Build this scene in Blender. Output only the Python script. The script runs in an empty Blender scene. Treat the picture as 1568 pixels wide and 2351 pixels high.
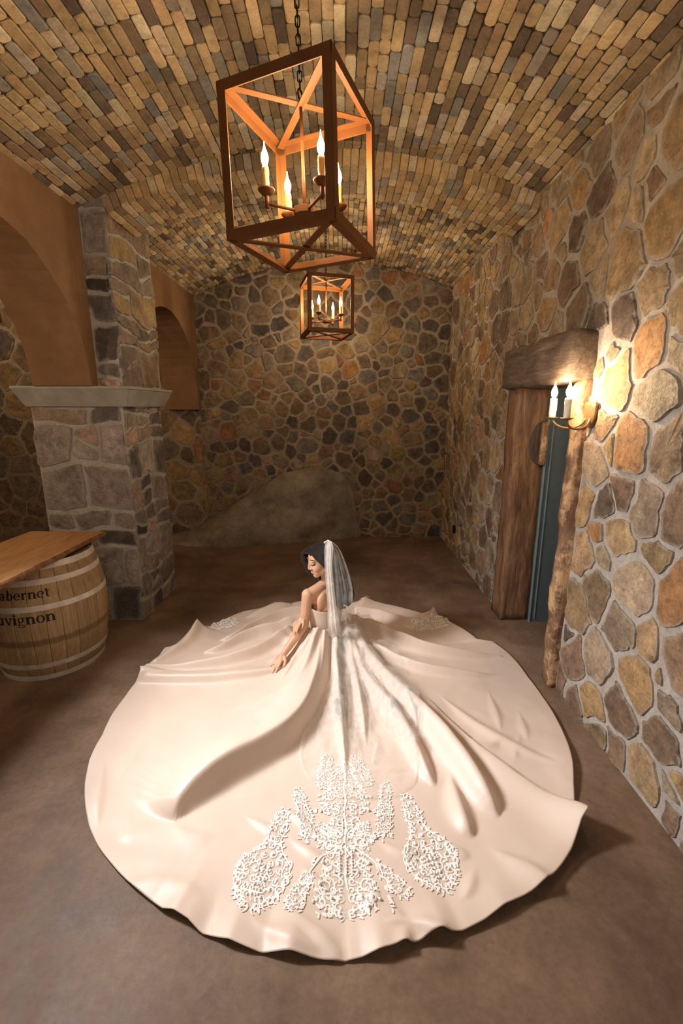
import bpy, bmesh, math, random
import numpy as np
from mathutils import Vector, Matrix, noise
from mathutils.bvhtree import BVHTree

SC = bpy.context.scene
COL = SC.collection
PI = math.pi
R = math.radians

# ------------------------------------------------------------------ camera
F_PX, CX, CY = 1045.0, 784.0, 1175.5
CAM_H, PITCH = 1.75, R(13.0)
cam = bpy.data.cameras.new('camera')
cam.sensor_fit = 'VERTICAL'
cam.sensor_height = 36.0
cam.sensor_width = 24.0
cam.lens = 36.0 * F_PX / 2351.0
cam.clip_start = 0.05
cam_o = bpy.data.objects.new('camera', cam)
COL.objects.link(cam_o)
cam_o.location = (0, 0, CAM_H)
cam_o.rotation_euler = (PI / 2 - PITCH, 0, 0)
SC.camera = cam_o

# ------------------------------------------------------------------ world, lights, exposure
W = bpy.data.worlds.new('world')
SC.world = W
W.use_nodes = True
W.node_tree.nodes['Background'].inputs[0].default_value = (1.0, 0.82, 0.66, 1)
W.node_tree.nodes['Background'].inputs[1].default_value = 0.16

def look_at(o, tgt):
    d = Vector(tgt) - Vector(o.location)
    o.rotation_euler = d.to_track_quat('-Z', 'Y').to_euler()

def spot(name, loc, tgt, power, color, size, blend, radius):
    l = bpy.data.lights.new(name, 'SPOT')
    l.energy = power
    l.color = color
    l.spot_size = R(size)
    l.spot_blend = blend
    l.shadow_soft_size = radius
    o = bpy.data.objects.new(name, l)
    COL.objects.link(o)
    o.location = loc
    look_at(o, tgt)
    return o

def area(name, loc, tgt, power, color, sx, sy):
    l = bpy.data.lights.new(name, 'AREA')
    l.energy = power
    l.color = color
    l.shape = 'RECTANGLE'
    l.size = sx
    l.size_y = sy
    o = bpy.data.objects.new(name, l)
    COL.objects.link(o)
    o.location = loc
    look_at(o, tgt)
    return o

# the photographer's softbox stands in the near arch of the arcade, just outside the frame, facing across the nave
sb = area('softbox', (-1.88, 2.08, 2.02), (0.1, 2.02, 0.42), 37, (0.96, 0.96, 1.0), 0.40, 0.50)
sb.data.spread = R(98)      # a gridded box: the beam stays on the bride, the floor and the lower right wall
# flash bounced into the vault behind the camera
area('bounce_flash', (0.2, -0.8, 2.95), (-0.1, 4.0, 1.6), 22, (1.0, 0.90, 0.78), 2.2, 1.6)

# warm lamp of the next aisle bay, left of the frame beyond the arcade
pl_ = bpy.data.lights.new('aisle_lamp', 'POINT')
pl_.energy = 42
pl_.color = (1.0, 0.74, 0.46)
pl_.shadow_soft_size = 0.12
pl_o = bpy.data.objects.new('aisle_lamp', pl_)
COL.objects.link(pl_o)
pl_o.location = (-3.05, 1.75, 2.35)

SC.view_settings.view_transform = 'Standard'
SC.view_settings.look = 'None'
SC.view_settings.gamma = 1.0
SC.view_settings.use_curve_mapping = False
SC.view_settings.exposure = 0.0
SC.cycles.max_bounces = 8
SC.cycles.diffuse_bounces = 4
SC.cycles.glossy_bounces = 3

# ------------------------------------------------------------------ measuring helpers (photo pixel -> point in the room)
_c, _s = math.cos(PITCH), math.sin(PITCH)

def ray(x, y):
    r = (x - CX) / F_PX
    d = (y - CY) / F_PX
    return (r, _c - d * _s, -_s - d * _c)

def fz(x, y, z=0.0):
    r = ray(x, y)
    t = (z - CAM_H) / r[2]
    return Vector((r[0] * t, r[1] * t, z))

def fy(x, y, Y):
    r = ray(x, y)
    t = Y / r[1]
    return Vector((r[0] * t, Y, CAM_H + r[2] * t))

# ------------------------------------------------------------------ object helpers
def link(o):
    COL.objects.link(o)
    return o

def parent(o, p):
    if p is not None:
        o.parent = p
        o.matrix_parent_inverse = Matrix.LocRotScale(p.location, p.rotation_euler, p.scale).inverted()
    return o

def tag(o, label=None, cat=None, group=None, kind=None):
    if label: o['label'] = label
    if cat: o['category'] = cat
    if group: o['group'] = group
    if kind: o['kind'] = kind
    return o

def empty(name, loc=(0, 0, 0), label=None, cat=None, group=None, kind=None, rz=0):
    o = bpy.data.objects.new(name, None)
    o.empty_display_size = 0.1
    o.location = loc
    o.rotation_euler = (0, 0, rz)
    link(o)
    return tag(o, label, cat, group, kind)

class MB:
    def __init__(s):
        s.v, s.f, s.c = [], [], []
    def add(s, verts, faces, col=None):
        n = len(s.v)
        s.v += [tuple(v) for v in verts]
        s.f += [tuple(i + n for i in f) for f in faces]
        if col is not None:
            s.c += list(col) if isinstance(col, list) else [col] * len(verts)
        return s
    def box(s, a, b, M=None, col=None):
        x0, y0, z0 = a
        x1, y1, z1 = b
        vs = [(x0, y0, z0), (x1, y0, z0), (x1, y1, z0), (x0, y1, z0), (x0, y0, z1), (x1, y0, z1), (x1, y1, z1), (x0, y1, z1)]
        if M is not None:
            vs = [M @ Vector(v) for v in vs]
        return s.add(vs, [(0, 3, 2, 1), (4, 5, 6, 7), (0, 1, 5, 4), (1, 2, 6, 5), (2, 3, 7, 6), (3, 0, 4, 7)], col)
    def bar(s, p, q, w, h, up=(0, 0, 1)):
        p, q = Vector(p), Vector(q)
        d = (q - p).normalized()
        u = Vector(up)
        x = d.cross(u).normalized()
        y = x.cross(d).normalized()
        vs = []
        for e in (p, q):
            for a, b in ((-1, -1), (1, -1), (1, 1), (-1, 1)):
                vs.append(e + x * a * w / 2 + y * b * h / 2)
        return s.add(vs, [(0, 3, 2, 1), (4, 5, 6, 7), (0, 1, 5, 4), (1, 2, 6, 5), (2, 3, 7, 6), (3, 0, 4, 7)])
    def tube(s, pts, rad, n=8, caps=True, closed=False):
        pts = [Vector(p) for p in pts]
        m = len(pts)
        if not hasattr(rad, '__len__'):
            rad = [rad] * m
        rings = []
        prev = None
        for i, p in enumerate(pts):
            if closed:
                d = pts[(i + 1) % m] - pts[i - 1]
            else:
                d = pts[min(i + 1, m - 1)] - pts[max(i - 1, 0)]
            d.normalize()
            if prev is None:
                a = Vector((0, 0, 1)) if abs(d.z) < 0.9 else Vector((1, 0, 0))
                x = d.cross(a).normalized()
            else:
                x = (prev - d * prev.dot(d)).normalized()
            prev = x
            y = d.cross(x)
            rings.append([p + (x * math.cos(2 * PI * k / n) + y * math.sin(2 * PI * k / n)) * rad[i] for k in range(n)])
        vs = [v for r in rings for v in r]
        fs = []
        for i in range(m if closed else m - 1):
            j = (i + 1) % m
            for k in range(n):
                fs.append((i * n + k, i * n + (k + 1) % n, j * n + (k + 1) % n, j * n + k))
        if caps and not closed:
            fs.append(tuple(range(n - 1, -1, -1)))
            fs.append(tuple((m - 1) * n + k for k in range(n)))
        return s.add(vs, fs)
    def lathe(s, prof, c=(0, 0, 0), n=24, caps=True):
        vs, fs = [], []
        for r, z in prof:
            for k in range(n):
                a = 2 * PI * k / n
                vs.append((c[0] + r * math.cos(a), c[1] + r * math.sin(a), c[2] + z))
        for i in range(len(prof) - 1):
            for k in range(n):
                fs.append((i * n + k, i * n + (k + 1) % n, (i + 1) * n + (k + 1) % n, (i + 1) * n + k))
        if caps:
            fs.append(tuple(range(n - 1, -1, -1)))
            fs.append(tuple((len(prof) - 1) * n + k for k in range(n)))
        return s.add(vs, fs)
    def mesh(s, name, smooth=False):
        me = bpy.data.meshes.new(name)
        me.from_pydata(s.v, [], s.f)
        if s.c and len(s.c) == len(s.v):
            a = me.color_attributes.new('Col', 'FLOAT_COLOR', 'POINT')
            a.data.foreach_set('color', np.array([(c[0], c[1], c[2], c[3] if len(c) > 3 else 1) for c in s.c], 'f').ravel())
        if smooth:
            me.polygons.foreach_set('use_smooth', [True] * len(me.polygons))
        me.update()
        return me
    def build(s, name, mat, par=None, smooth=False, bevel=0):
        me = s.mesh(name, smooth)
        me.materials.append(mat)
        o = link(bpy.data.objects.new(name, me))
        if par is not None:
            parent(o, par)
        if bevel:
            m = o.modifiers.new('bevel', 'BEVEL')
            m.width = bevel
            m.segments = 2
            m.limit_method = 'ANGLE'
        return o

def grid_faces(nu, nv, wrap=False):
    fs = []
    for i in range(nu - 1 if not wrap else nu):
        j = (i + 1) % nu
        for k in range(nv - 1):
            fs.append((i * nv + k, j * nv + k, j * nv + k + 1, i * nv + k + 1))
    return fs

def copy_tree(o, par=None):
    c = o.copy()
    link(c)
    if par is not None:
        c.parent = par
        c.matrix_parent_inverse = o.matrix_parent_inverse.copy()
    for ch in list(o.children):
        copy_tree(ch, c)
    return c

# ------------------------------------------------------------------ materials
class Mat:
    def __init__(s, name, rough=0.6, spec=0.5, metal=0.0, base=(0.5, 0.5, 0.5)):
        s.m = bpy.data.materials.new(name)
        s.m.use_nodes = True
        s.t = s.m.node_tree
        s.b = s.t.nodes['Principled BSDF']
        s.out = s.t.nodes['Material Output']
        s.b.inputs['Roughness'].default_value = rough
        s.b.inputs['Specular IOR Level'].default_value = spec
        s.b.inputs['Metallic'].default_value = metal
        s.b.inputs['Base Color'].default_value = (*base, 1)
        s._pos = None
    def n(s, typ, **kw):
        x = s.t.nodes.new(typ)
        for k, v in kw.items():
            setattr(x, k, v)
        return x
    def l(s, a, b):
        s.t.links.new(a, b)
    def pos(s):
        if s._pos is None:
            s._pos = s.n('ShaderNodeNewGeometry').outputs['Position']
        return s._pos
    def obj(s):
        return s.n('ShaderNodeTexCoord').outputs['Object']
    def mapped(s, src, scale=(1, 1, 1), rot=(0, 0, 0)):
        m = s.n('ShaderNodeMapping')
        m.inputs['Scale'].default_value = scale
        m.inputs['Rotation'].default_value = rot
        s.l(src, m.inputs['Vector'])
        return m.outputs['Vector']
    def noise(s, scale, detail=6, rough=0.6, vec=None, dist=0.0):
        x = s.n('ShaderNodeTexNoise')
        x.inputs['Scale'].default_value = scale
        x.inputs['Detail'].default_value = detail
        x.inputs['Roughness'].default_value = rough
        x.inputs['Distortion'].default_value = dist
        s.l(vec if vec is not None else s.pos(), x.inputs['Vector'])
        return x.outputs['Fac']
    def ramp(s, fac, stops, interp='LINEAR'):
        x = s.n('ShaderNodeValToRGB')
        x.color_ramp.interpolation = interp
        e = x.color_ramp.elements
        while len(e) < len(stops):
            e.new(0.5)
        for i, (p, c) in enumerate(stops):
            e[i].position = p
            if not hasattr(c, '__len__'):
                c = (c, c, c)
            e[i].color = (*c, 1)
        s.l(fac, x.inputs['Fac'])
        return x.outputs['Color']
    def mix(s, fac, a, b, mode='MIX'):
        x = s.n('ShaderNodeMix', data_type='RGBA', blend_type=mode)
        for inp, v in ((x.inputs[0], fac), (x.inputs[6], a), (x.inputs[7], b)):
            if hasattr(v, 'links') or isinstance(v, bpy.types.NodeSocket):
                s.l(v, inp)
            elif hasattr(v, '__len__'):
                inp.default_value = (*v, 1)
            else:
                inp.default_value = v
        return x.outputs[2]
    def attr(s, name='Col'):
        return s.n('ShaderNodeVertexColor', layer_name=name).outputs['Color']
    def color(s, v):
        if isinstance(v, bpy.types.NodeSocket):
            s.l(v, s.b.inputs['Base Color'])
        else:
            s.b.inputs['Base Color'].default_value = (*v, 1)
        return s
    def rough(s, v):
        s.l(v, s.b.inputs['Roughness'])
        return s
    def bump(s, h, strength=0.5, dist=0.01, prev=None):
        x = s.n('ShaderNodeBump')
        x.inputs['Strength'].default_value = strength
        x.inputs['Distance'].default_value = dist
        s.l(h, x.inputs['Height'])
        if prev is not None:
            s.l(prev, x.inputs['Normal'])
        s.l(x.outputs['Normal'], s.b.inputs['Normal'])
        return x.outputs['Normal']

def m_stone(name, rust=(0.30, 0.14, 0.05), rustamt=0.4, rough=(0.45, 0.8), bump=0.9, smear=(0.42, 0.36, 0.29)):
    m = Mat(name, 0.7, 0.4)
    vc = m.n('ShaderNodeVertexColor', layer_name='Col')
    col = vc.outputs['Color']
    n0 = m.noise(5, 6, 0.6, dist=0.5)
    n1 = m.noise(17, 9, 0.7, dist=0.3)
    n3 = m.noise(75, 5, 0.75)
    col = m.mix(1.0, col, m.ramp(n0, [(0.32, 0.58), (0.5, 1.0), (0.7, 1.32)]), 'MULTIPLY')
    col = m.mix(m.ramp(m.noise(7.5, 6, 0.65, dist=0.8), [(0.54, 0.0), (0.70, rustamt)]), col, rust)
    col = m.mix(1.0, col, m.ramp(n1, [(0.30, 0.55), (0.5, 1.0), (0.70, 1.35)]), 'MULTIPLY')
    streak = m.noise(5, 9, 0.72, m.mapped(m.pos(), (4.0, 4.0, 15.0), (0.5, 0.6, 0.3)), 0.6)
    col = m.mix(m.ramp(streak, [(0.56, 0.0), (0.66, 0.55)]), col, (0.075, 0.048, 0.036))
    pale = m.noise(9, 9, 0.75, m.mapped(m.pos(), (1, 1, 1), (1.0, 0.4, 0.0)), 0.4)
    col = m.mix(m.ramp(pale, [(0.60, 0.0), (0.70, 0.45)]), col, smear)
    col = m.mix(1.0, col, m.ramp(n3, [(0.3, 0.66), (0.5, 1.0), (0.72, 1.25)]), 'MULTIPLY')
    # mortar smeared over the edges of each stone
    ed = m.n('ShaderNodeMath', operation='MULTIPLY')
    m.l(vc.outputs['Alpha'], ed.inputs[0])
    m.l(m.ramp(m.noise(22, 6, 0.7), [(0.40, 0.0), (0.58, 1.0)]), ed.inputs[1])
    col = m.mix(ed.outputs[0], col, smear)
    m.color(col)
    m.rough(m.ramp(n1, [(0.3, rough[1]), (0.7, rough[0])]))
    b = m.bump(n0, bump * 0.6, 0.04)
    b = m.bump(n1, bump, 0.022, b)
    m.bump(n3, 0.5, 0.006, b)
    return m.m

def m_mortar(name, c0, c1):
    m = Mat(name, 0.9, 0.2)
    n1 = m.noise(5, 6, 0.6)
    n2 = m.noise(45, 6, 0.7)
    col = m.mix(m.ramp(n1, [(0.35, 0), (0.65, 1)]), c0, c1)
    col = m.mix(1.0, col, m.ramp(n2, [(0.25, 0.7), (0.5, 1.0), (0.75, 1.15)]), 'MULTIPLY')
    m.color(col)
    b = m.bump(m.noise(14, 5, 0.6), 0.6, 0.02)
    m.bump(n2, 0.6, 0.008, b)
    return m.m

M = {}
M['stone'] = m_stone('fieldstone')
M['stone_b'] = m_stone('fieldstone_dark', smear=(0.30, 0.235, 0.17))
M['pstone'] = m_stone('pillar_stone', (0.30, 0.18, 0.13), 0.3, (0.26, 0.5), 1.0, (0.34, 0.30, 0.26))
M['mortar_r'] = m_mortar('mortar_grey', (0.45, 0.40, 0.35), (0.36, 0.31, 0.26))
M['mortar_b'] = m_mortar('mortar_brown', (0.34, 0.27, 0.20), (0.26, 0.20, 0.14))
M['mortar_p'] = m_mortar('mortar_pillar', (0.44, 0.40, 0.36), (0.34, 0.30, 0.26))
M['joint'] = m_mortar('vault_joint', (0.10, 0.075, 0.05), (0.06, 0.045, 0.03))

def m_brick():
    m = Mat('vault_brick', 0.85, 0.25)
    col = m.attr()
    n1 = m.noise(14, 7, 0.65)
    col = m.mix(1.0, col, m.ramp(n1, [(0.28, 0.62), (0.5, 1.0), (0.72, 1.2)]), 'MULTIPLY')
    n2 = m.noise(7, 4, 0.6)
    col = m.mix(m.ramp(n2, [(0.6, 0.0), (0.78, 0.5)]), col, (0.15, 0.105, 0.075))
    n3 = m.noise(70, 4, 0.7)
    col = m.mix(1.0, col, m.ramp(n3, [(0.3, 0.8), (0.5, 1.0), (0.7, 1.12)]), 'MULTIPLY')
    m.color(col)
    b = m.bump(m.noise(30, 6, 0.65), 0.6, 0.012)
    m.bump(n3, 0.4, 0.004, b)
    return m.m
M['brick'] = m_brick()

def m_floor():
    m = Mat('stained_concrete', 0.5, 0.3)
    n1 = m.noise(1.1, 7, 0.62, dist=0.5)
    n2 = m.noise(4.5, 8, 0.7)
    n3 = m.noise(38, 6, 0.7)
    col = m.ramp(n1, [(0.30, (0.100, 0.060, 0.038)), (0.5, (0.185, 0.115, 0.073)), (0.68, (0.255, 0.170, 0.115))])
    col = m.mix(1.0, col, m.ramp(n2, [(0.3, 0.72), (0.5, 1.0), (0.7, 1.25)]), 'MULTIPLY')
    col = m.mix(1.0, col, m.ramp(n3, [(0.25, 0.78), (0.5, 1.0), (0.75, 1.18)]), 'MULTIPLY')
    sc = m.noise(3.0, 9, 0.75, m.mapped(m.pos(), (1.0, 7.0, 1.0), (0, 0, 0.6)))
    col = m.mix(m.ramp(sc, [(0.66, 0.0), (0.78, 0.25)]), col, (0.36, 0.28, 0.21))
    m.color(col)
    m.rough(m.ramp(n2, [(0.3, 0.42), (0.7, 0.66)]))
    b = m.bump(n2, 0.12, 0.02)
    m.bump(n3, 0.15, 0.004, b)
    return m.m
M['floor'] = m_floor()

def m_plaster():
    m = Mat('brown_plaster', 0.75, 0.3)
    n1 = m.noise(1.6, 6, 0.6)
    n2 = m.noise(30, 6, 0.7)
    n3 = m.noise(5, 6, 0.65)
    col = m.ramp(n1, [(0.3, (0.17, 0.085, 0.036)), (0.7, (0.26, 0.145, 0.075))])
    col = m.mix(1.0, col, m.ramp(n3, [(0.3, 0.85), (0.7, 1.12)]), 'MULTIPLY')
    m.color(col)
    b = m.bump(n3, 0.25, 0.02)
    m.bump(n2, 0.15, 0.004, b)
    return m.m
M['plaster'] = m_plaster()

def m_wood(name, dark, mid, light, scale=(1, 1, 1), rough=0.6, bump=0.4, wear=None):
    m = Mat(name, rough, 0.35)
    v = m.mapped(m.pos(), scale)
    n1 = m.noise(4, 8, 0.65, v, 0.8)
    n2 = m.noise(16, 6, 0.7, v, 0.3)
    col = m.ramp(n1, [(0.28, dark), (0.5, mid), (0.72, light)])
    col = m.mix(1.0, col, m.ramp(n2, [(0.3, 0.65), (0.55, 1.0), (0.75, 1.2)]), 'MULTIPLY')
    if wear:
        n3 = m.noise(7, 8, 0.75)
        col = m.mix(m.ramp(n3, [(0.47, 0.0), (0.57, 0.85)]), col, wear)
    m.color(col)
    m.bump(n2, bump, 0.01)
    return m.m
M['beam'] = m_wood('weathered_beam', (0.05, 0.032, 0.022), (0.125, 0.082, 0.053), (0.20, 0.142, 0.097), (6, 0.6, 6), 0.7, 0.7)
M['jamb'] = m_wood('worn_jamb', (0.06, 0.03, 0.018), (0.20, 0.10, 0.05), (0.34, 0.20, 0.11), (5, 5, 0.7), 0.5, 0.5)
M['jambworn'] = m_wood('worn_jamb_edge', (0.09, 0.04, 0.02), (0.22, 0.115, 0.06), (0.42, 0.25, 0.14), (6, 6, 0.8), 0.5, 0.8, (0.66, 0.41, 0.21))
M['plank'] = m_wood('honey_plank', (0.36, 0.16, 0.055), (0.48, 0.24, 0.085), (0.56, 0.30, 0.12), (5, 0.5, 5), 0.38, 0.15)
M['bark'] = m_wood('live_edge', (0.10, 0.04, 0.02), (0.24, 0.11, 0.05), (0.38, 0.19, 0.09), (3, 3, 3), 0.7, 0.9)

def m_flat(name, c, rough=0.5, metal=0.0, spec=0.5, amp=0.15, scale=20, bump=0.0):
    m = Mat(name, rough, spec, metal)
    n = m.noise(scale, 5, 0.6)
    m.color(m.mix(1.0, c, m.ramp(n, [(0.3, 1 - amp), (0.7, 1 + amp)]), 'MULTIPLY'))
    if bump:
        m.bump(n, bump, 0.005)
    return m.m
M['steel'] = m_flat('grey_blue_steel', (0.085, 0.105, 0.115), 0.38, 0.0, 0.5, 0.12, 12)
M['steel_edge'] = m_flat('pale_steel_edge', (0.20, 0.26, 0.28), 0.4, 0.0, 0.5, 0.1, 12)
M['cornice'] = m_flat('cut_stone', (0.30, 0.285, 0.25), 0.5, 0.0, 0.45, 0.22, 6, 0.2)
M['black'] = m_flat('dark_void', (0.012, 0.01, 0.009), 0.8, 0, 0.2, 0.1)
# ================================================================== THE ROOM
XR, YB = 1.375, 6.05
VX, VR, VTOP = -0.12, 4.2, 3.45            # vault axis, radius, crown
XS0, XS1 = -1.82, -2.25                    # arcade wall faces
YN = -1.2                                  # where the built room ends behind the camera

def vault_z(x, off=0.0):
    return VTOP - VR + math.sqrt((VR - off) ** 2 - (x - VX) ** 2)

# ---- floor
mb = MB()
mb.add([(-5.2, YN, 0), (2.2, YN, 0), (2.2, 6.3, 0), (-5.2, 6.3, 0)], [(0, 1, 2, 3)])
mb.box((-5.2, YN, -0.1), (2.2, 6.3, -0.002))
floor = tag(mb.build('floor', M['floor']), 'brown stained concrete cellar floor', None, None, 'structure')

# ---- polygon tools for the stonework
def clip(poly, nx, ny, d):
    """keep the side nx*x + ny*y <= d"""
    out = []
    m = len(poly)
    for i in range(m):
        a, b = poly[i], poly[(i + 1) % m]
        da, db = nx * a[0] + ny * a[1] - d, nx * b[0] + ny * b[1] - d
        if da <= 0:
            out.append(a)
        if (da < 0 < db) or (db < 0 < da):
            t = da / (da - db)
            out.append((a[0] + (b[0] - a[0]) * t, a[1] + (b[1] - a[1]) * t))
    return out

def parea(p):
    return 0.5 * sum(p[i][0] * p[(i + 1) % len(p)][1] - p[(i + 1) % len(p)][0] * p[i][1] for i in range(len(p)))

def pcent(p):
    A = parea(p) or 1e-9
    cx = cy = 0
    for i in range(len(p)):
        a, b = p[i], p[(i + 1) % len(p)]
        k = a[0] * b[1] - b[0] * a[1]
        cx += (a[0] + b[0]) * k
        cy += (a[1] + b[1]) * k
    return cx / (6 * A), cy / (6 * A)

def cells(region, rmin, rmax, gap, rng, aspect=1.0, holes=(), tries=9000, inside=None):
    """irregular stones: weighted Voronoi cells of a dart-thrown point set, cut back by the joint width"""
    xs = [p[0] for p in region]
    ys = [p[1] for p in region]
    x0, x1, y0, y1 = min(xs), max(xs), min(ys), max(ys)
    P = np.zeros((0, 3))
    pts = []
    for t in range(tries):
        f = 1 - t / tries
        r = rmin + (rmax - rmin) * (f ** 1.4) * rng.uniform(0.55, 1.0)
        r = max(rmin, r)
        x, y = rng.uniform(x0 - 0.05, x1 + 0.05), rng.uniform(y0 - 0.03, y1 + 0.03)
        if inside and not inside(x, y):
            continue
        if any(h[0] < x < h[1] and h[2] < y < h[3] for h in holes):
            continue
        if len(pts):
            d = np.hypot((P[:len(pts), 0] - x) / aspect, P[:len(pts), 1] - y)
            if np.any(d < (P[:len(pts), 2] + r) * 0.92):
                continue
        pts.append((x, y, r))
        if len(pts) > len(P):
            P = np.vstack([P, np.zeros((400, 3))])
        P[len(pts) - 1] = (x, y, r)
    P = np.array(pts)
    out = []
    reg = list(region)
    edges = []
    if parea(reg) < 0:
        reg.reverse()
    for i in range(len(reg)):
        a, b = reg[i], reg[(i + 1) % len(reg)]
        L = math.hypot(b[0] - a[0], b[1] - a[1])
        if L < 1e-6:
            continue
        nx, ny = (b[1] - a[1]) / L, -(b[0] - a[0]) / L
        edges.append((nx, ny, nx * a[0] + ny * a[1]))
    for i in range(len(P)):
        x, y, r = P[i]
        q = 4.2 * rmax
        poly = [(x - q, y - q), (x + q, y - q), (x + q, y + q), (x - q, y + q)]
        g = gap * rng.uniform(0.75, 1.3)
        d2 = (P[:, 0] - x) ** 2 + (P[:, 1] - y) ** 2
        for j in np.argsort(d2)[1:26]:
            X, Y, r2 = P[j]
            D = math.sqrt(d2[j])
            nx, ny = (X - x) / D, (Y - y) / D
            m = (D * D + r * r - r2 * r2) / (2 * D)
            m = min(max(m, 0.25 * D), 0.75 * D)
            poly = clip(poly, nx, ny, nx * x + ny * y + m - g / 2)
            if len(poly) < 3:
                break
        for nx, ny, d in edges:
            if len(poly) < 3:
                break
            poly = clip(poly, nx, ny, d - g * 0.3)
        for h in holes:
            if len(poly) < 3:
                break
            c = [(h[0] - x, 1, 0, h[0]), (x - h[1], -1, 0, -h[1]), (h[2] - y, 0, 1, h[2]), (y - h[3], 0, -1, -h[3])]
            k = max(c)
            poly = clip(poly, k[1], k[2], k[3] - g * 0.2)
        if len(poly) >= 3 and abs(parea(poly)) > 0.0012:
            out.append(poly)
    return out

def rough_outline(poly, rng, seg, amp):
    """nip the corners, break the edges up and push the outline about so that no stone stays a clean polygon"""
    q = []
    for i in range(len(poly)):
        a, b = poly[i], poly[(i + 1) % len(poly)]
        L = math.hypot(b[0] - a[0], b[1] - a[1])
        if L < 0.012:
            q.append(((a[0] + b[0]) / 2, (a[1] + b[1]) / 2))
            continue
        t = min(0.3, rng.uniform(0.006, 0.018) / L)
        q.append((a[0] + (b[0] - a[0]) * t, a[1] + (b[1] - a[1]) * t))
        q.append((b[0] + (a[0] - b[0]) * t, b[1] + (a[1] - b[1]) * t))
    poly = q
    out = []
    for i in range(len(poly)):
        a, b = poly[i], poly[(i + 1) % len(poly)]
        L = math.hypot(b[0] - a[0], b[1] - a[1])
        if L < 0.004:
            continue
        k = max(1, int(round(L / seg)))
        for j in range(k):
            t = j / k
            x, y = a[0] + (b[0] - a[0]) * t, a[1] + (b[1] - a[1]) * t
            w = noise.noise_vector(Vector((x * 3.2, y * 3.2, 1.7))) * 0.06 + noise.noise_vector(Vector((x * 11, y * 11, 5.1))) * 0.018 + noise.noise_vector(Vector((x * 31, y * 31, 9.1))) * 0.008
            out.append((x + w.x + rng.uniform(-amp, amp), y + w.y + rng.uniform(-amp, amp)))
    return out

def stone_mesh(poly, rng, h, sink=0.012, tilt=0.10):
    """local 2.5-D stone: list of (u, v, depth) and faces around the polygon centre"""
    cx, cy = pcent(poly)
    if parea(poly) < 0:
        poly = poly[::-1]
    n = len(poly)
    tx, ty = rng.gauss(0, tilt), rng.gauss(0, tilt)
    vs, fs = [], []
    def top(u, v, k):
        return max(0.004, h * k + tx * u + ty * v + rng.uniform(-0.0025, 0.0025))
    for (x, y) in poly:
        vs.append((x - cx, y - cy, -sink))
    for (x, y) in poly:
        u, v = (x - cx) * 0.985, (y - cy) * 0.985
        vs.append((u, v, top(u, v, 0.55)))
    for (x, y) in poly:
        s = rng.uniform(0.76, 0.88)
        u, v = (x - cx) * s, (y - cy) * s
        vs.append((u, v, top(u, v, 0.95)))
    vs.append((0, 0, top(0, 0, 1.0)))
    for i in range(n):
        j = (i + 1) % n
        fs.append((i, j, n + j, n + i))
        fs.append((n + i, n + j, 2 * n + j, 2 * n + i))
        fs.append((2 * n + i, 2 * n + j, 3 * n))
    return (cx, cy), vs, fs

def pick(rng, pal):
    w = sum(p[0] for p in pal)
    t = rng.uniform(0, w)
    for p in pal:
        t -= p[0]
        if t <= 0:
            c = p[1]
            break
    k = rng.uniform(0.75, 1.28)
    return tuple(min(0.9, ch * k * rng.uniform(0.97, 1.03)) for ch in c)

def lay_stones(polys, to3d, mat, par, rng, pal, hrange=(0.006, 0.024), score=None, limit=290, name='stone', seg=0.045, amp=0.004, tilt=0.035):
    """each stone an object of its own under its wall; the smallest beyond the limit joined as stuff"""
    items = []
    for p in polys:
        q = rough_outline(p, rng, seg, amp)
        if len(q) < 4:
            continue
        c, vs, fs = stone_mesh(q, rng, rng.uniform(*hrange), 0.012, tilt)
        items.append(((score(c) if score else 1) * abs(parea(q)), c, vs, fs, pick(rng, pal)))
    items.sort(key=lambda t: -t[0])
    rest = MB()
    for k, (s, c, vs, fs, col) in enumerate(items):
        O, U, V, Nn = to3d(c[0], c[1])
        pts = [U * u + V * v + Nn * d for u, v, d in vs]
        nn = (len(vs) - 1) // 3
        flip = U.cross(V).dot(Nn) < 0
        ff = [f[::-1] for f in fs] if flip else fs
        if k < limit:
            cc = [(*col, 1.0)] * (2 * nn) + [(*col, 0.0)] * (nn + 1)
            me = MB().add(pts, ff, cc).mesh(name)
            me.materials.append(mat)
            o = bpy.data.objects.new(name, me)
            o.location = O
            link(o)
            parent(o, par)
        else:
            rest.add([O + p for p in pts], ff, [(*col, 1.0)] * (2 * nn) + [(*col, 0.0)] * (nn + 1))
    if rest.v:
        tag(rest.build('small_' + name, mat, par), None, None, None, 'stuff')
    return len(items)

def cam_score(fn):
    def f(c):
        O = fn(c[0], c[1])[0]
        d = O - Vector((0, 0, CAM_H))
        if d.y < 0.2 or abs(d.x / d.y) > 0.86:
            return 0.01
        return 1.0 / d.length_squared
    return f

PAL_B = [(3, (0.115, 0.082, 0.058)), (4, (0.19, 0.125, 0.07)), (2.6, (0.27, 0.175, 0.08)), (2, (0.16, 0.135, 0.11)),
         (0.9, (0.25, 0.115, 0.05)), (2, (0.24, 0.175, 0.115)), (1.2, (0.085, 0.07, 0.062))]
PAL_R = [(3, (0.37, 0.245, 0.125)), (3, (0.28, 0.182, 0.102)), (2.4, (0.20, 0.125, 0.078)), (0.9, (0.42, 0.21, 0.08)),
         (2.4, (0.42, 0.31, 0.195)), (2.2, (0.31, 0.225, 0.15)), (1.0, (0.39, 0.25, 0.11)), (1.0, (0.155, 0.105, 0.078))]
PAL_P = [(3, (0.25, 0.21, 0.185)), (2, (0.36, 0.31, 0.275)), (1.5, (0.42, 0.285, 0.23)), (2, (0.165, 0.14, 0.13)), (1.2, (0.28, 0.21, 0.155)), (0.8, (0.085, 0.07, 0.066))]

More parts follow.
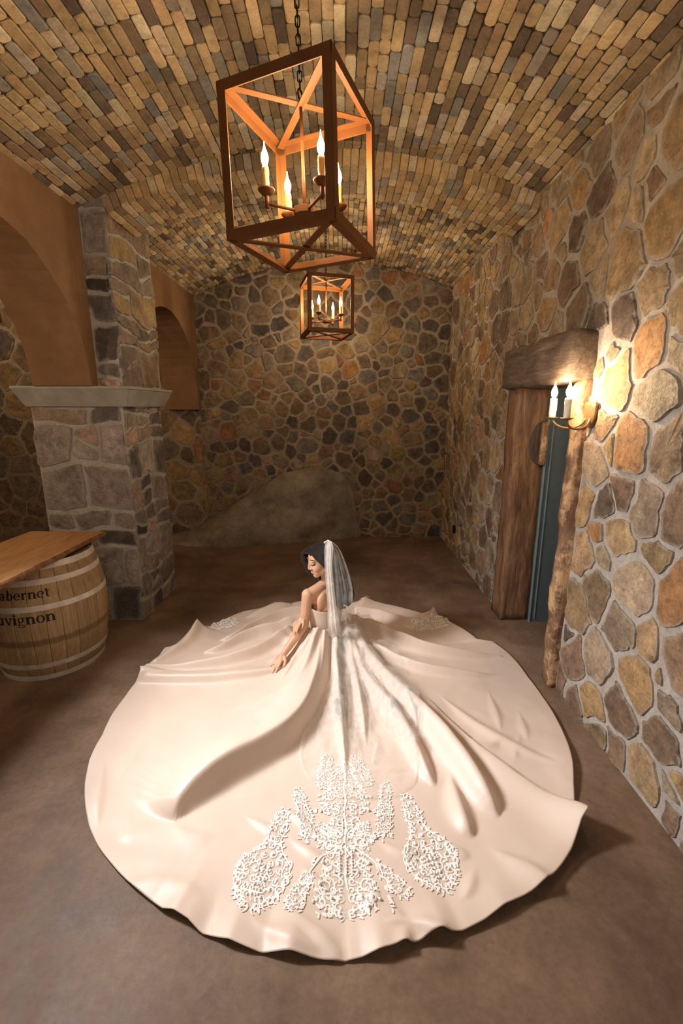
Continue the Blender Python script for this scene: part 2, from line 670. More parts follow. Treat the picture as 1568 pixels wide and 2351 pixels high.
# ---- back wall (runs on behind the arcade)
rng = random.Random(11)
XL = -4.9
top = [(x, vault_z(x) + 0.02) for x in np.linspace(XR + 0.02, XS0, 15)]
wall_back = empty('wall_back', (0, YB, 0), 'far end wall of brown fieldstone in pale mortar', None, None, 'structure')
mb = MB()
out = [(XL, 0), (XR + 0.1, 0)] + [(XR + 0.1, 3.6), (XL, 3.6)]
mb.add([(x, YB + 0.012, z) for x, z in out], [(0, 1, 2, 3)])
mb.box((XL, YB + 0.02, 0), (XR + 0.1, YB + 0.3, 3.6))
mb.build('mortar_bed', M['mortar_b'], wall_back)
def back3d(u, v):
    return Vector((u, YB + 0.006, v)), Vector((1, 0, 0)), Vector((0, 0, 1)), Vector((0, -1, 0))
reg = [(XS0, 0.0), (XR, 0.0)] + top
polys = cells(reg, 0.036, 0.108, 0.026, rng, 1.25, (), 12000)
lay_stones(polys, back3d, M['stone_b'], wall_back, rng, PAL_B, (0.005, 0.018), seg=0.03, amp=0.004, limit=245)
rngA = random.Random(5)
polys = cells([(XL, 0), (XS0, 0), (XS0, 3.3), (XL, 3.3)], 0.07, 0.16, 0.032, rngA, 1.2, (), 3000)
lay_stones(polys, back3d, M['stone_b'], wall_back, rngA, PAL_B, (0.005, 0.018), limit=50, score=lambda c: 1.0 if (c[0] > -4.6 and c[0] < -3.0 and c[1] < 2.9) or (c[0] > -2.4) else 0.05)

# ---- right wall with the door opening
DY0, DY1, DZ = 2.665, 3.545, 1.90
wall_right = empty('wall_right', (XR, 2.5, 0), 'long right wall of ochre and brown fieldstone with grey mortar', None, None, 'structure')
mb = MB()
def rect_r(y0, y1, z0, z1, x=XR):
    mb.add([(x, y0, z0), (x, y0, z1), (x, y1, z1), (x, y1, z0)], [(0, 1, 2, 3)])
zt = 3.32
for y0, y1, z0, z1 in ((YN, DY0, 0, zt), (DY0, DY1, DZ, zt), (DY1, YB + 0.02, 0, zt)):
    mb.box((XR, y0, z0), (XR + 0.42, y1, z1))
mb.build('mortar_bed', M['mortar_r'], wall_right)
def right3d(u, v):
    return Vector((XR - 0.004, u, v)), Vector((0, 1, 0)), Vector((0, 0, 1)), Vector((-1, 0, 0))
rng = random.Random(23)
zr = vault_z(XR - 0.02) + 0.015
reg = [(0.35, 0), (YB, 0), (YB, zr), (0.35, zr)]
holes = [(DY0 - 0.085, DY1 + 0.17, -1, 1.92), (DY0 - 0.10, DY1 + 0.15, 1.86, 2.17)]
polys = cells(reg, 0.045, 0.150, 0.030, rng, 1.0, holes, 9000)
lay_stones(polys, right3d, M['stone'], wall_right, rng, PAL_R, (0.003, 0.013), cam_score(right3d), seg=0.034, amp=0.005)

# ---- vault
ceiling = empty('ceiling', (VX, 3, VTOP), 'barrel vault of thin buff and brown bricks', None, None, 'structure')
mb = MB()
nx = 40
xs = np.linspace(XS1 - 0.1, XR + 0.15, nx)
vs = []
for x in xs:
    for y in (YN, YB + 0.05):
        vs.append((x, y, vault_z(x) + 0.004))
for x in xs:
    for y in (YN, YB + 0.05):
        vs.append((x, y, vault_z(x) + 0.20))
n2 = nx * 2
fs = [(2 * i, 2 * i + 1, 2 * i + 3, 2 * i + 2) for i in range(nx - 1)] + [(n2 + 2 * i, n2 + 2 * i + 2, n2 + 2 * i + 3, n2 + 2 * i + 1) for i in range(nx - 1)]
fs += [(2 * i, 2 * i + 2, n2 + 2 * i + 2, n2 + 2 * i) for i in range(nx - 1)] + [(0, n2, n2 + 1, 1), (n2 - 2, n2 - 1, 2 * n2 - 1, 2 * n2 - 2)]
mb.add(vs, fs)
mb.build('joint_bed', M['joint'], ceiling, True)

PAL_V = [(5, (0.46, 0.335, 0.185)), (4, (0.37, 0.26, 0.14)), (2.4, (0.235, 0.165, 0.10)), (1.4, (0.145, 0.105, 0.075)), (2.6, (0.50, 0.41, 0.28)), (1.3, (0.29, 0.25, 0.20)), (0.7, (0.22, 0.205, 0.185))]

PAL_RIB = [(5, (0.45, 0.32, 0.17)), (3, (0.40, 0.265, 0.125)), (1.5, (0.27, 0.185, 0.105)), (2.5, (0.48, 0.375, 0.24)), (0.8, (0.31, 0.265, 0.21))]

def brick_mesh(L, w, h, rng, ends=1.0):
    """thin brick: rounded plan, cushion face; (along, across, depth)"""
    a, b = L / 2, w / 2
    rr = b * rng.uniform(0.35, 0.85) * ends
    pl = []
    for cxs, cys, a0 in ((1, 1, 0), (-1, 1, 90), (-1, -1, 180), (1, -1, 270)):
        for k in (0, 45, 90):
            an = R(a0 + k)
            pl.append((cxs * (a - rr) + rr * math.cos(an), cys * (b - rr) + rr * math.sin(an)))
    jit = [(x + rng.uniform(-0.002, 0.002), y + rng.uniform(-0.0012, 0.0012)) for x, y in pl]
    n = len(jit)
    t1, t2 = rng.gauss(0, 0.012), rng.gauss(0, 0.03)
    vs = [(x, y, -0.01) for x, y in jit]
    vs += [(x, y, h * 0.55 + t1 * x + t2 * y) for x, y in jit]
    vs += [(x * 0.95 if abs(x) < a * 0.5 else x - math.copysign(0.006, x), y * 0.80, h + t1 * x + t2 * y + rng.uniform(-0.0008, 0.0008)) for x, y in jit]
    fs = []
    for i in range(n):
        j = (i + 1) % n
        fs.append((i, j, n + j, n + i))
        fs.append((n + i, n + j, 2 * n + j, 2 * n + i))
    fs.append(tuple(range(2 * n, 3 * n)))
    return vs, fs

def frame_v(phi, y, off=0.0):
    r = VR - off
    O = Vector((VX + r * math.sin(phi), y, VTOP - VR + r * math.cos(phi)))
    A = Vector((0, 1, 0))
    B = Vector((math.cos(phi), 0, -math.sin(phi)))
    Nn = Vector((-math.sin(phi), 0, -math.cos(phi)))
    return O, A, B, Nn

def lay_bricks(items, par, limit, name='brick'):
    """items: (score, O, A, B, N, vs, fs, col)"""
    items.sort(key=lambda t: -t[0])
    rest = MB()
    for k, (s, O, A, B, Nn, vs, fs, col) in enumerate(items):
        pts = [A * x + B * y + Nn * z for x, y, z in vs]
        ff = fs if A.cross(B).dot(Nn) > 0 else [f[::-1] for f in fs]
        if k < limit:
            me = MB().add(pts, ff, col).mesh(name)
            me.materials.append(M['brick'])
            o = bpy.data.objects.new(name, me)
            o.location = O
            link(o)
            parent(o, par)
        else:
            rest.add([O + p for p in pts], ff, col)
    if rest.v:
        tag(rest.build('far_' + name, M['brick'], par), None, None, None, 'stuff')

rng = random.Random(3)
RIB0, RIB1, RIBD = 3.53, 3.99, 0.120
items = []
phi0, phi1 = math.asin((XS0 - 0.02 - VX) / VR), math.asin((XR + 0.03 - VX) / VR)
wc = 0.0545
ncol = int((phi1 - phi0) * VR / wc)
for (y0, y1, lmul, wc) in ((0.9, RIB0 + 0.01, 1.0, 0.0545), (RIB1 - 0.01, YB - 0.01, 0.82, 0.047)):
    ncol = int((phi1 - phi0) * VR / wc)
    for k in range(ncol):
        phi = phi0 + (k + 0.5) * (phi1 - phi0) / ncol
        y = y0 - rng.uniform(0, 0.15)
        while y < y1 - 0.03:
            L = rng.choice((0.10, 0.13, 0.16, 0.19, 0.19, 0.205)) * rng.uniform(0.92, 1.08) * lmul
            ya, yb = max(y, y0), min(y + L, y1)
            y += L
            if yb - ya < 0.035:
                continue
            w = (phi1 - phi0) * VR / ncol - rng.uniform(0.002, 0.005)
            vs, fs = brick_mesh(yb - ya - 0.004, w, rng.uniform(0.004, 0.013), rng)
            O, A, B, Nn = frame_v(phi + rng.uniform(-0.0004, 0.0004), (ya + yb) / 2)
            d = O - Vector((0, 0, CAM_H))
            vis = d.y > 2.1 and abs(d.x / (d.y * _c - d.z * _s)) < 0.8
            items.append(((1 if vis else 0.01) * (yb - ya) / d.length_squared, O, A, B, Nn, vs, fs, pick(rng, PAL_V)))
lay_bricks(items, ceiling, 295)

# ---- transverse rib of the vault, springing from the pillar
rib = empty('trim_1', (VX, RIB0, VTOP), 'transverse brick rib arching across the vault from the stone pillar', None, None, 'structure')
rp0, rp1 = math.asin((-1.66 - VX) / VR), math.asin((XR + 0.02 - VX) / VR)
mb = MB()
n = 44
vs = []
for i in range(n):
    ph = rp0 + (rp1 - rp0) * i / (n - 1)
    for off, y in ((-0.03, RIB0 + 0.008), (RIBD - 0.008, RIB0 + 0.008), (RIBD - 0.008, RIB1 - 0.008), (-0.03, RIB1 - 0.008)):
        vs.append(frame_v(ph, y, off)[0])
fs = []
for i in range(n - 1):
    for k in range(4):
        fs.append((4 * i + k, 4 * i + (k + 1) % 4, 4 * i + 4 + (k + 1) % 4, 4 * i + 4 + k))
fs += [(3, 2, 1, 0), tuple(4 * (n - 1) + k for k in range(4))]
mb.add(vs, fs)
mb.build('rib_core', M['joint'], rib, False)
items = []
nr = int((rp1 - rp0) * VR / 0.056)
for k in range(nr):
    phi = rp0 + (k + 0.5) * (rp1 - rp0) / nr
    w = (rp1 - rp0) * VR / nr - 0.004
    # face brick
    O, A, B, Nn = frame_v(phi, RIB0 + 0.008, RIBD / 2 - 0.004)
    vs, fs = brick_mesh(RIBD - 0.004, w, rng.uniform(0.006, 0.012), rng, 0.35)
    items.append((2.0, O, Nn, B, Vector((0, -1, 0)), vs, fs, pick(rng, PAL_RIB)))
    # soffit bricks
    y = RIB0 - rng.uniform(0.0, 0.02)
    while y < RIB1 - 0.04:
        L = rng.choice((0.11, 0.15, 0.19, 0.2)) * rng.uniform(0.95, 1.05)
        yb = min(y + L, RIB1)
        if RIB1 - yb < 0.05:
            yb = RIB1 + rng.uniform(-0.006, 0.006)
        O, A, B, Nn = frame_v(phi, (y + yb) / 2, RIBD - 0.008)
        vs, fs = brick_mesh(yb - y - 0.004, w, rng.uniform(0.006, 0.013), rng, 0.8)
        items.append((1.0, O, A, B, Nn, vs, fs, pick(rng, PAL_RIB)))
        y = yb
lay_bricks(items, rib, 299)

# ---- arcade wall on the left: brown plaster over two round arches
AC1, AC2, ARAD, ASPR = 2.58, 5.10, 0.855, 1.90
def arch_side():
    """profile (y, z) of the plaster underside from the back wall towards the camera"""
    p = [(YB + 0.0, 1.715), (AC2 + ARAD, 1.715), (AC2 + ARAD, ASPR)]
    for k in range(1, 24):
        a = PI * k / 24
        p.append((AC2 + ARAD * math.cos(a), ASPR + ARAD * math.sin(a)))
    p += [(AC2 - ARAD, ASPR), (AC1 + ARAD, ASPR)]
    for k in range(1, 24):
        a = PI * k / 24
        p.append((AC1 + ARAD * math.cos(a), ASPR + ARAD * math.sin(a)))
    p += [(AC1 - ARAD, ASPR), (YN, ASPR)]
    return p
prof = arch_side()
wall_left = empty('wall_left', (XS0, 3, 0), 'brown plastered arcade wall with two round arches', None, None, 'structure')
mb = MB()
rngp = random.Random(8)
ztop = 3.40
m = len(prof)
vs = []
for (y, z) in prof:
    vs += [(XS0 + rngp.uniform(-0.003, 0.003), y, z), (XS1, y, z), (XS0, y, ztop), (XS1, y, ztop)]
fs = []
for i in range(m - 1):
    a, b = 4 * i, 4 * i + 4
    fs += [(a, b, b + 2, a + 2), (a + 1, a + 3, b + 3, b + 1), (a, a + 1, b + 1, b), (a + 2, b + 2, b + 3, a + 3)]
mb.add(vs, fs)
mb.build('plaster_arches', M['plaster'], wall_left, False, 0.012)
# the aisle beyond: outer wall and flat ceiling
mb = MB()
mb.box((XL - 0.2, YN, 0), (XL, YB + 0.1, 3.4))
tag(mb.build('wall_aisle', M['mortar_b']), 'outer aisle wall beyond the arcade', None, None, 'structure')
mb = MB()
mb.box((XL - 0.2, YN, 3.22), (XS1 + 0.03, YB + 0.3, 3.40))
tag(mb.build('ceiling_aisle', M['plaster']), 'flat plastered ceiling over the aisle beyond the arcade', None, None, 'structure')

# ---- stone pillar
PX0, PX1, PY0, PY1 = -2.36, -1.645, 3.52, 4.28
QX0, QX1 = -2.31, -1.625
pillar = empty('stone_pillar', ((PX0 + PX1) / 2, (PY0 + PY1) / 2, 0), 'square grey and pink fieldstone pillar with a cut stone cornice', 'pillar')
mb = MB()
mb.box((PX0 + 0.012, PY0 + 0.012, 0), (PX1 - 0.012, PY1 - 0.012, 1.78))
mb.box((QX0 + 0.012, PY0 + 0.012, 1.86), (QX1 - 0.012, PY1 - 0.012, 3.26))
mb.build('mortar_core', M['mortar_p'], pillar)
rng = random.Random(77)
def course_polys(w, z0, z1, rng, hmin, hmax, wmin, wmax, gap):
    """irregular coursed blocks on a face of width w"""
    out = []
    z = z0
    while z < z1 - 0.03:
        h = min(rng.uniform(hmin, hmax), z1 - z)
        if z1 - z - h < 0.06:
            h = z1 - z
        x = 0.0
        row = []
        while x < w - 0.02:
            b = min(rng.uniform(wmin, wmax), w - x)
            if w - x - b < 0.08:
                b = w - x
            row.append((x, x + b))
            x += b
        for a, b in row:
            if b - a > 0.14 and h > 0.16 and rng.random() < 0.45:
                # split a block with a slanting joint
                t0, t1 = rng.uniform(0.3, 0.7), rng.uniform(0.3, 0.7)
                ml, mr = z + h * t0, z + h * t1
                out.append([(a + gap / 2, z + gap / 2), (b - gap / 2, z + gap / 2), (b - gap / 2, mr - gap / 2), (a + gap / 2, ml - gap / 2)])
                out.append([(a + gap / 2, ml + gap / 2), (b - gap / 2, mr + gap / 2), (b - gap / 2, z + h - gap / 2), (a + gap / 2, z + h - gap / 2)])
            else:
                sl = rng.uniform(-0.02, 0.02)
                out.append([(a + gap / 2, z + gap / 2), (b - gap / 2 + sl * 0.3, z + gap / 2), (b - gap / 2, z + h - gap / 2), (a + gap / 2, z + h - gap / 2 - abs(sl))])
        z += h
    return out
def face3d(o, U, Nn):
    o, U, Nn = Vector(o), Vector(U), Vector(Nn)
    return lambda u, v: (o + U * u + Vector((0, 0, 1)) * v, U, Vector((0, 0, 1)), Nn)
wl, dl = PX1 - PX0, PY1 - PY0
wq = QX1 - QX0
kw = dict(hrange=(0.003, 0.012), limit=150, seg=0.06, amp=0.006, tilt=0.03)
lay_stones(course_polys(wl, 0, 1.755, rng, 0.13, 0.36, 0.16, 0.45, 0.034), face3d((PX0, PY0 + 0.006, 0), (1, 0, 0), (0, -1, 0)), M['pstone'], pillar, rng, PAL_P, **kw)
lay_stones(course_polys(dl, 0, 1.755, rng, 0.16, 0.36, 0.15, 0.34, 0.030), face3d((PX1 - 0.006, PY0, 0), (0, 1, 0), (1, 0, 0)), M['pstone'], pillar, rng, PAL_P, **kw)
lay_stones(course_polys(0.19, 1.88, 3.24, rng, 0.2, 0.32, 0.2, 0.3, 0.028), face3d((QX1 - 0.19, PY0 + 0.006, 0), (1, 0, 0), (0, -1, 0)), M['pstone'], pillar, rng, PAL_P, **kw)
lay_stones(course_polys(dl, 1.88, 3.20, rng, 0.18, 0.42, 0.2, 0.5, 0.022), face3d((QX1 - 0.006, PY0, 0), (0, 1, 0), (1, 0, 0)), M['pstone'], pillar, rng, [(2, (0.24, 0.18, 0.14)), (2, (0.19, 0.145, 0.115)), (1, (0.30, 0.20, 0.13)), (0.6, (0.36, 0.25, 0.12))], **kw)
# cornice: undercut slab, wider at the top
mb = MB()
def slab(x0, x1, y0, y1, z0, z1, ins):
    mb.add([(x0 + ins, y0 + ins, z0), (x1 - ins, y0 + ins, z0), (x1 - ins, y1 - ins, z0), (x0 + ins, y1 - ins, z0),
            (x0, y0, z1), (x1, y0, z1), (x1, y1, z1), (x0, y1, z1)],
           [(3, 2, 1, 0), (4, 5, 6, 7), (0, 1, 5, 4), (1, 2, 6, 5), (2, 3, 7, 6), (3, 0, 4, 7)])
slab(-2.43, -1.565, 3.455, 4.345, 1.752, 1.878, 0.055)
slab(-2.435, -1.56, 3.45, 4.35, 1.878, 1.900, 0.0)
mb.build('cornice', M['cornice'], pillar, False, 0.004)

# ---- the door in the right wall
door = empty('door_1', (1.55, 3.1, 0), 'grey blue steel door set deep behind old timber jambs and lintel', None, None, 'structure')
def rough_block(name, a, b, mat, par, seed, amp, sub=(2, 2, 10)):
    """hewn timber: a subdivided block pushed about by noise"""
    bm = bmesh.new()
    nx, ny, nz = sub
    def P(i, j, k):
        return Vector((a[0] + (b[0] - a[0]) * i / nx, a[1] + (b[1] - a[1]) * j / ny, a[2] + (b[2] - a[2]) * k / nz))
    idx = {}
    def V(i, j, k):
        if (i, j, k) not in idx:
            p = P(i, j, k)
            e = noise.noise_vector(p * 5.0 + Vector((seed, seed * 2, 0))) * amp + noise.noise_vector(p * 17.0 + Vector((seed, 0, seed))) * amp * 0.4
            # ease the arrises
            c = Vector((0.5 * (a[t] + b[t]) for t in range(3)))
            ed = (i in (0, nx)) + (j in (0, ny)) + (k in (0, nz))
            if ed >= 2:
                p = p + (c - p).normalized() * amp * 0.7
            idx[(i, j, k)] = bm.verts.new(p + e)
        return idx[(i, j, k)]
    for i in range(nx):
        for j in range(ny):
            bm.faces.new((V(i, j, 0), V(i, j + 1, 0), V(i + 1, j + 1, 0), V(i + 1, j, 0)))
            bm.faces.new((V(i, j, nz), V(i + 1, j, nz), V(i + 1, j + 1, nz), V(i, j + 1, nz)))
    for i in range(nx):
        for k in range(nz):
            bm.faces.new((V(i, 0, k), V(i + 1, 0, k), V(i + 1, 0, k + 1), V(i, 0, k + 1)))
            bm.faces.new((V(i, ny, k), V(i, ny, k + 1), V(i + 1, ny, k + 1), V(i + 1, ny, k)))
    for j in range(ny):
        for k in range(nz):
            bm.faces.new((V(0, j, k), V(0, j, k + 1), V(0, j + 1, k + 1), V(0, j + 1, k)))
            bm.faces.new((V(nx, j, k), V(nx, j + 1, k), V(nx, j + 1, k + 1), V(nx, j, k + 1)))
    for f in bm.faces:
        f.smooth = True
    me = bpy.data.meshes.new(name)
    bm.to_mesh(me)
    bm.free()
    me.materials.append(mat)
    o = link(bpy.data.objects.new(name, me))
    parent(o, par)
    return o
jf = rough_block('jamb', (1.325, 3.53, 0.0), (1.57, 3.73, 1.90), M['jamb'], door, 3.0, 0.012, (6, 5, 30))
jn = rough_block('jamb', (1.315, 2.585, 0.0), (1.50, 2.685, 1.90), M['jambworn'], door, 9.0, 0.020, (6, 5, 36))
rough_block('lintel', (1.245, 2.575, 1.885), (1.60, 3.70, 2.165), M['beam'], door, 14.0, 0.022, (8, 28, 9))
mb = MB()
mb.box((1.565, 3.505, 0), (1.76, 3.56, 1.90))
fr = mb.build('steel_frame', M['steel'], door)
mb = MB()
mb.box((1.562, 3.497, 0), (1.572, 3.51, 1.89))
mb.box((1.603, 3.498, 0.03), (1.609, 3.508, 1.89))
mb.box((1.736, 3.496, 0.0), (1.742, 3.508, 1.89))
mb.build('frame_bead', M['steel_edge'], fr, False)
mb = MB()
mb.box((1.76, 2.62, 0.0), (1.80, 3.60, 1.92))
mb.build('door_leaf', M['steel'], door)
# carved pull on the far jamb: a round sunk plate behind a wooden grip
mb = MB()
vs = [(1.555, 3.521, 1.475)]
fs = []
for k in range(25):
    a = PI / 2 + PI * k / 24
    vs.append((1.555 + 0.115 * math.cos(a), 3.519, 1.475 + 0.165 * math.sin(a)))
for k in range(25):
    a = PI / 2 + PI * k / 24
    vs.append((1.555 + 0.123 * math.cos(a), 3.527, 1.475 + 0.173 * math.sin(a)))
for k in range(24):
    fs.append((0, k + 1, k + 2))
    fs.append((k + 1, k + 26, k + 27, k + 2))
mb.add(vs, fs)
plate = mb.build('pull_recess', m_wood('dark_recess', (0.04, 0.028, 0.02), (0.075, 0.05, 0.035), (0.11, 0.075, 0.05), (5, 5, 1), 0.6, 0.3), door)
rough_block('pull_grip', (1.515, 3.475, 1.315), (1.562, 3.512, 1.640), M['jambworn'], door, 31.0, 0.006, (4, 3, 14))

# ---- small dark plate low on the right wall near the corner
mb = MB()
mb.box((XR - 0.030, 5.27, 0.27), (XR - 0.005, 5.33, 0.36))
pl = mb.build('wall_plate', M['black'], None, False, 0.003)
tag(pl, 'small black plate low on the right wall near the far corner', 'plate')

# ---- granite outcrop in the far wall
def interp(x, pts):
    return float(np.interp(x, [p[0] for p in pts], [p[1] for p in pts]))
TOPZ = [(-2.45, 0.02), (-2.1, 0.10), (-1.9, 0.19), (-1.55, 0.42), (-1.07, 0.74), (-0.75, 0.90), (-0.45, 0.955), (-0.15, 0.95), (0.03, 0.875), (0.13, 0.70), (0.185, 0.46), (0.225, 0.05)]
FRY = [(-2.45, 5.80), (-2.0, 5.62), (-1.5, 5.55), (-1.0, 5.68), (-0.5, 5.80), (0.0, 5.93), (0.225, 6.03)]
nu, nv = 90, 46
vs = []
for i in range(nu):
    x = -2.45 + 2.675 * i / (nu - 1)
    zt_, yf = interp(x, TOPZ), interp(x, FRY)
    for k in range(nv):
        t = k / (nv - 1)
        a = t * PI / 2
        z = zt_ * (math.sin(a) ** 0.9)
        dep = (YB + 0.008 - yf) * (0.35 * math.cos(a) ** 0.5 + 0.65 * (1 - t))
        y = YB + 0.008 - dep
        p = Vector((x, y, z))
        e = noise.fractal(p * 2.2, 1.0, 2.0, 4) * 0.05 + noise.fractal(p * 9, 1.0, 2.0, 4) * 0.012
        q = min(1.0, z / 0.12)
        vs.append((x + e * 0.4 * q, min(y - e * q, YB - 0.034), max(0.0, z + e * 0.6 * q * (1 - t))))
m = Mat('granite', 0.75, 0.35)
n1 = m.noise(2.2, 6, 0.6)
n2 = m.noise(140, 3, 0.8)
n3 = m.noise(12, 7, 0.7)
col = m.ramp(n1, [(0.3, (0.15, 0.115, 0.078)), (0.55, (0.265, 0.215, 0.16)), (0.72, (0.34, 0.285, 0.215))])
col = m.mix(1.0, col, m.ramp(n2, [(0.3, 0.5), (0.5, 1.0), (0.7, 1.6)]), 'MULTIPLY')
col = m.mix(1.0, col, m.ramp(n3, [(0.3, 0.75), (0.7, 1.2)]), 'MULTIPLY')
m.color(col)
m.bump(n2, 0.5, 0.006, m.bump(n3, 0.6, 0.02))
mb = MB().add(vs, grid_faces(nu, nv))
bo = mb.build('granite_boulder', m.m, None, True)
tag(bo, 'rounded grey brown granite boulder emerging from the foot of the far wall', 'boulder')
# ================================================================== LANTERNS
def m_rust():
    m = Mat('rust_brown_iron', 0.62, 0.25, 0.0)
    n1 = m.noise(9, 7, 0.7, m.obj())
    n2 = m.noise(60, 4, 0.7, m.obj())
    col = m.ramp(n1, [(0.3, (0.115, 0.040, 0.0095)), (0.7, (0.165, 0.058, 0.013))])
    col = m.mix(m.ramp(n2, [(0.68, 0.0), (0.78, 0.35)]), col, (0.35, 0.25, 0.2))
    m.color(col)
    m.bump(n2, 0.12, 0.003)
    return m.m
M['rust'] = m_rust()
M['iron'] = m_flat('black_chain_iron', (0.02, 0.015, 0.012), 0.5, 0.6, 0.5, 0.2)

def m_wax(name, c, e, s):
    m = Mat(name, 0.45, 0.4)
    n = m.noise(60, 4, 0.6, m.obj())
    m.color(m.mix(1.0, c, m.ramp(n, [(0.3, 0.8), (0.7, 1.1)]), 'MULTIPLY'))
    m.b.inputs['Subsurface Weight'].default_value = 0.0
    return m.m
M['wax'] = m_wax('honey_wax_sleeve', (0.72, 0.50, 0.16), (1, 0.6, 0.2), 0)
M['waxw'] = m_wax('ivory_wax_sleeve', (0.80, 0.70, 0.52), (1, 0.6, 0.2), 0)

def m_emit(name, c, s):
    m = bpy.data.materials.new(name)
    m.use_nodes = True
    b = m.node_tree.nodes['Principled BSDF']
    b.inputs['Base Color'].default_value = (1, 0.9, 0.75, 1)
    b.inputs['Emission Color'].default_value = (*c, 1)
    b.inputs['Emission Strength'].default_value = s
    return m
BULB = 660
M['bulb'] = m_emit('lit_candle_bulb', (1.0, 0.74, 0.46), BULB)
M['bulb_s'] = m_emit('lit_sconce_bulb', (1.0, 0.76, 0.50), 560)

FLAME = [(0.0055, 0.0), (0.0075, 0.004), (0.0125, 0.016), (0.0145, 0.028), (0.0130, 0.040), (0.0085, 0.052), (0.0045, 0.062), (0.0025, 0.071), (0.0012, 0.080), (0.0004, 0.086)]

def candle_sleeve(seed, r=0.0125, h=0.085):
    """candle tube with wax runs down its sides"""
    mb = MB()
    n, m = 20, 12
    rs = random.Random(seed)
    runs = [(rs.uniform(0, 2 * PI), rs.uniform(0.15, 0.95)) for _ in range(6)]
    vs = []
    for k in range(m):
        t = k / (m - 1)
        for i in range(n):
            a = 2 * PI * i / n
            e = 0
            for ra, rl in runs:
                d = abs((a - ra + PI) % (2 * PI) - PI)
                if d < 0.45 and t > 1 - rl:
                    e = max(e, 0.0022 * (1 - (d / 0.45) ** 2) * (1.3 if abs(t - (1 - rl)) < 0.12 else 0.8))
            rr = r * (1.0 if t < 0.97 else 0.85) + e
            vs.append((rr * math.cos(a), rr * math.sin(a), h * t))
    fs = []
    for k in range(m - 1):
        for i in range(n):
            fs.append((k * n + i, k * n + (i + 1) % n, (k + 1) * n + (i + 1) % n, (k + 1) * n + i))
    fs.append(tuple(range((m - 1) * n, m * n)))
    fs.append(tuple(range(n - 1, -1, -1)))
    mb.add(vs, fs)
    return mb

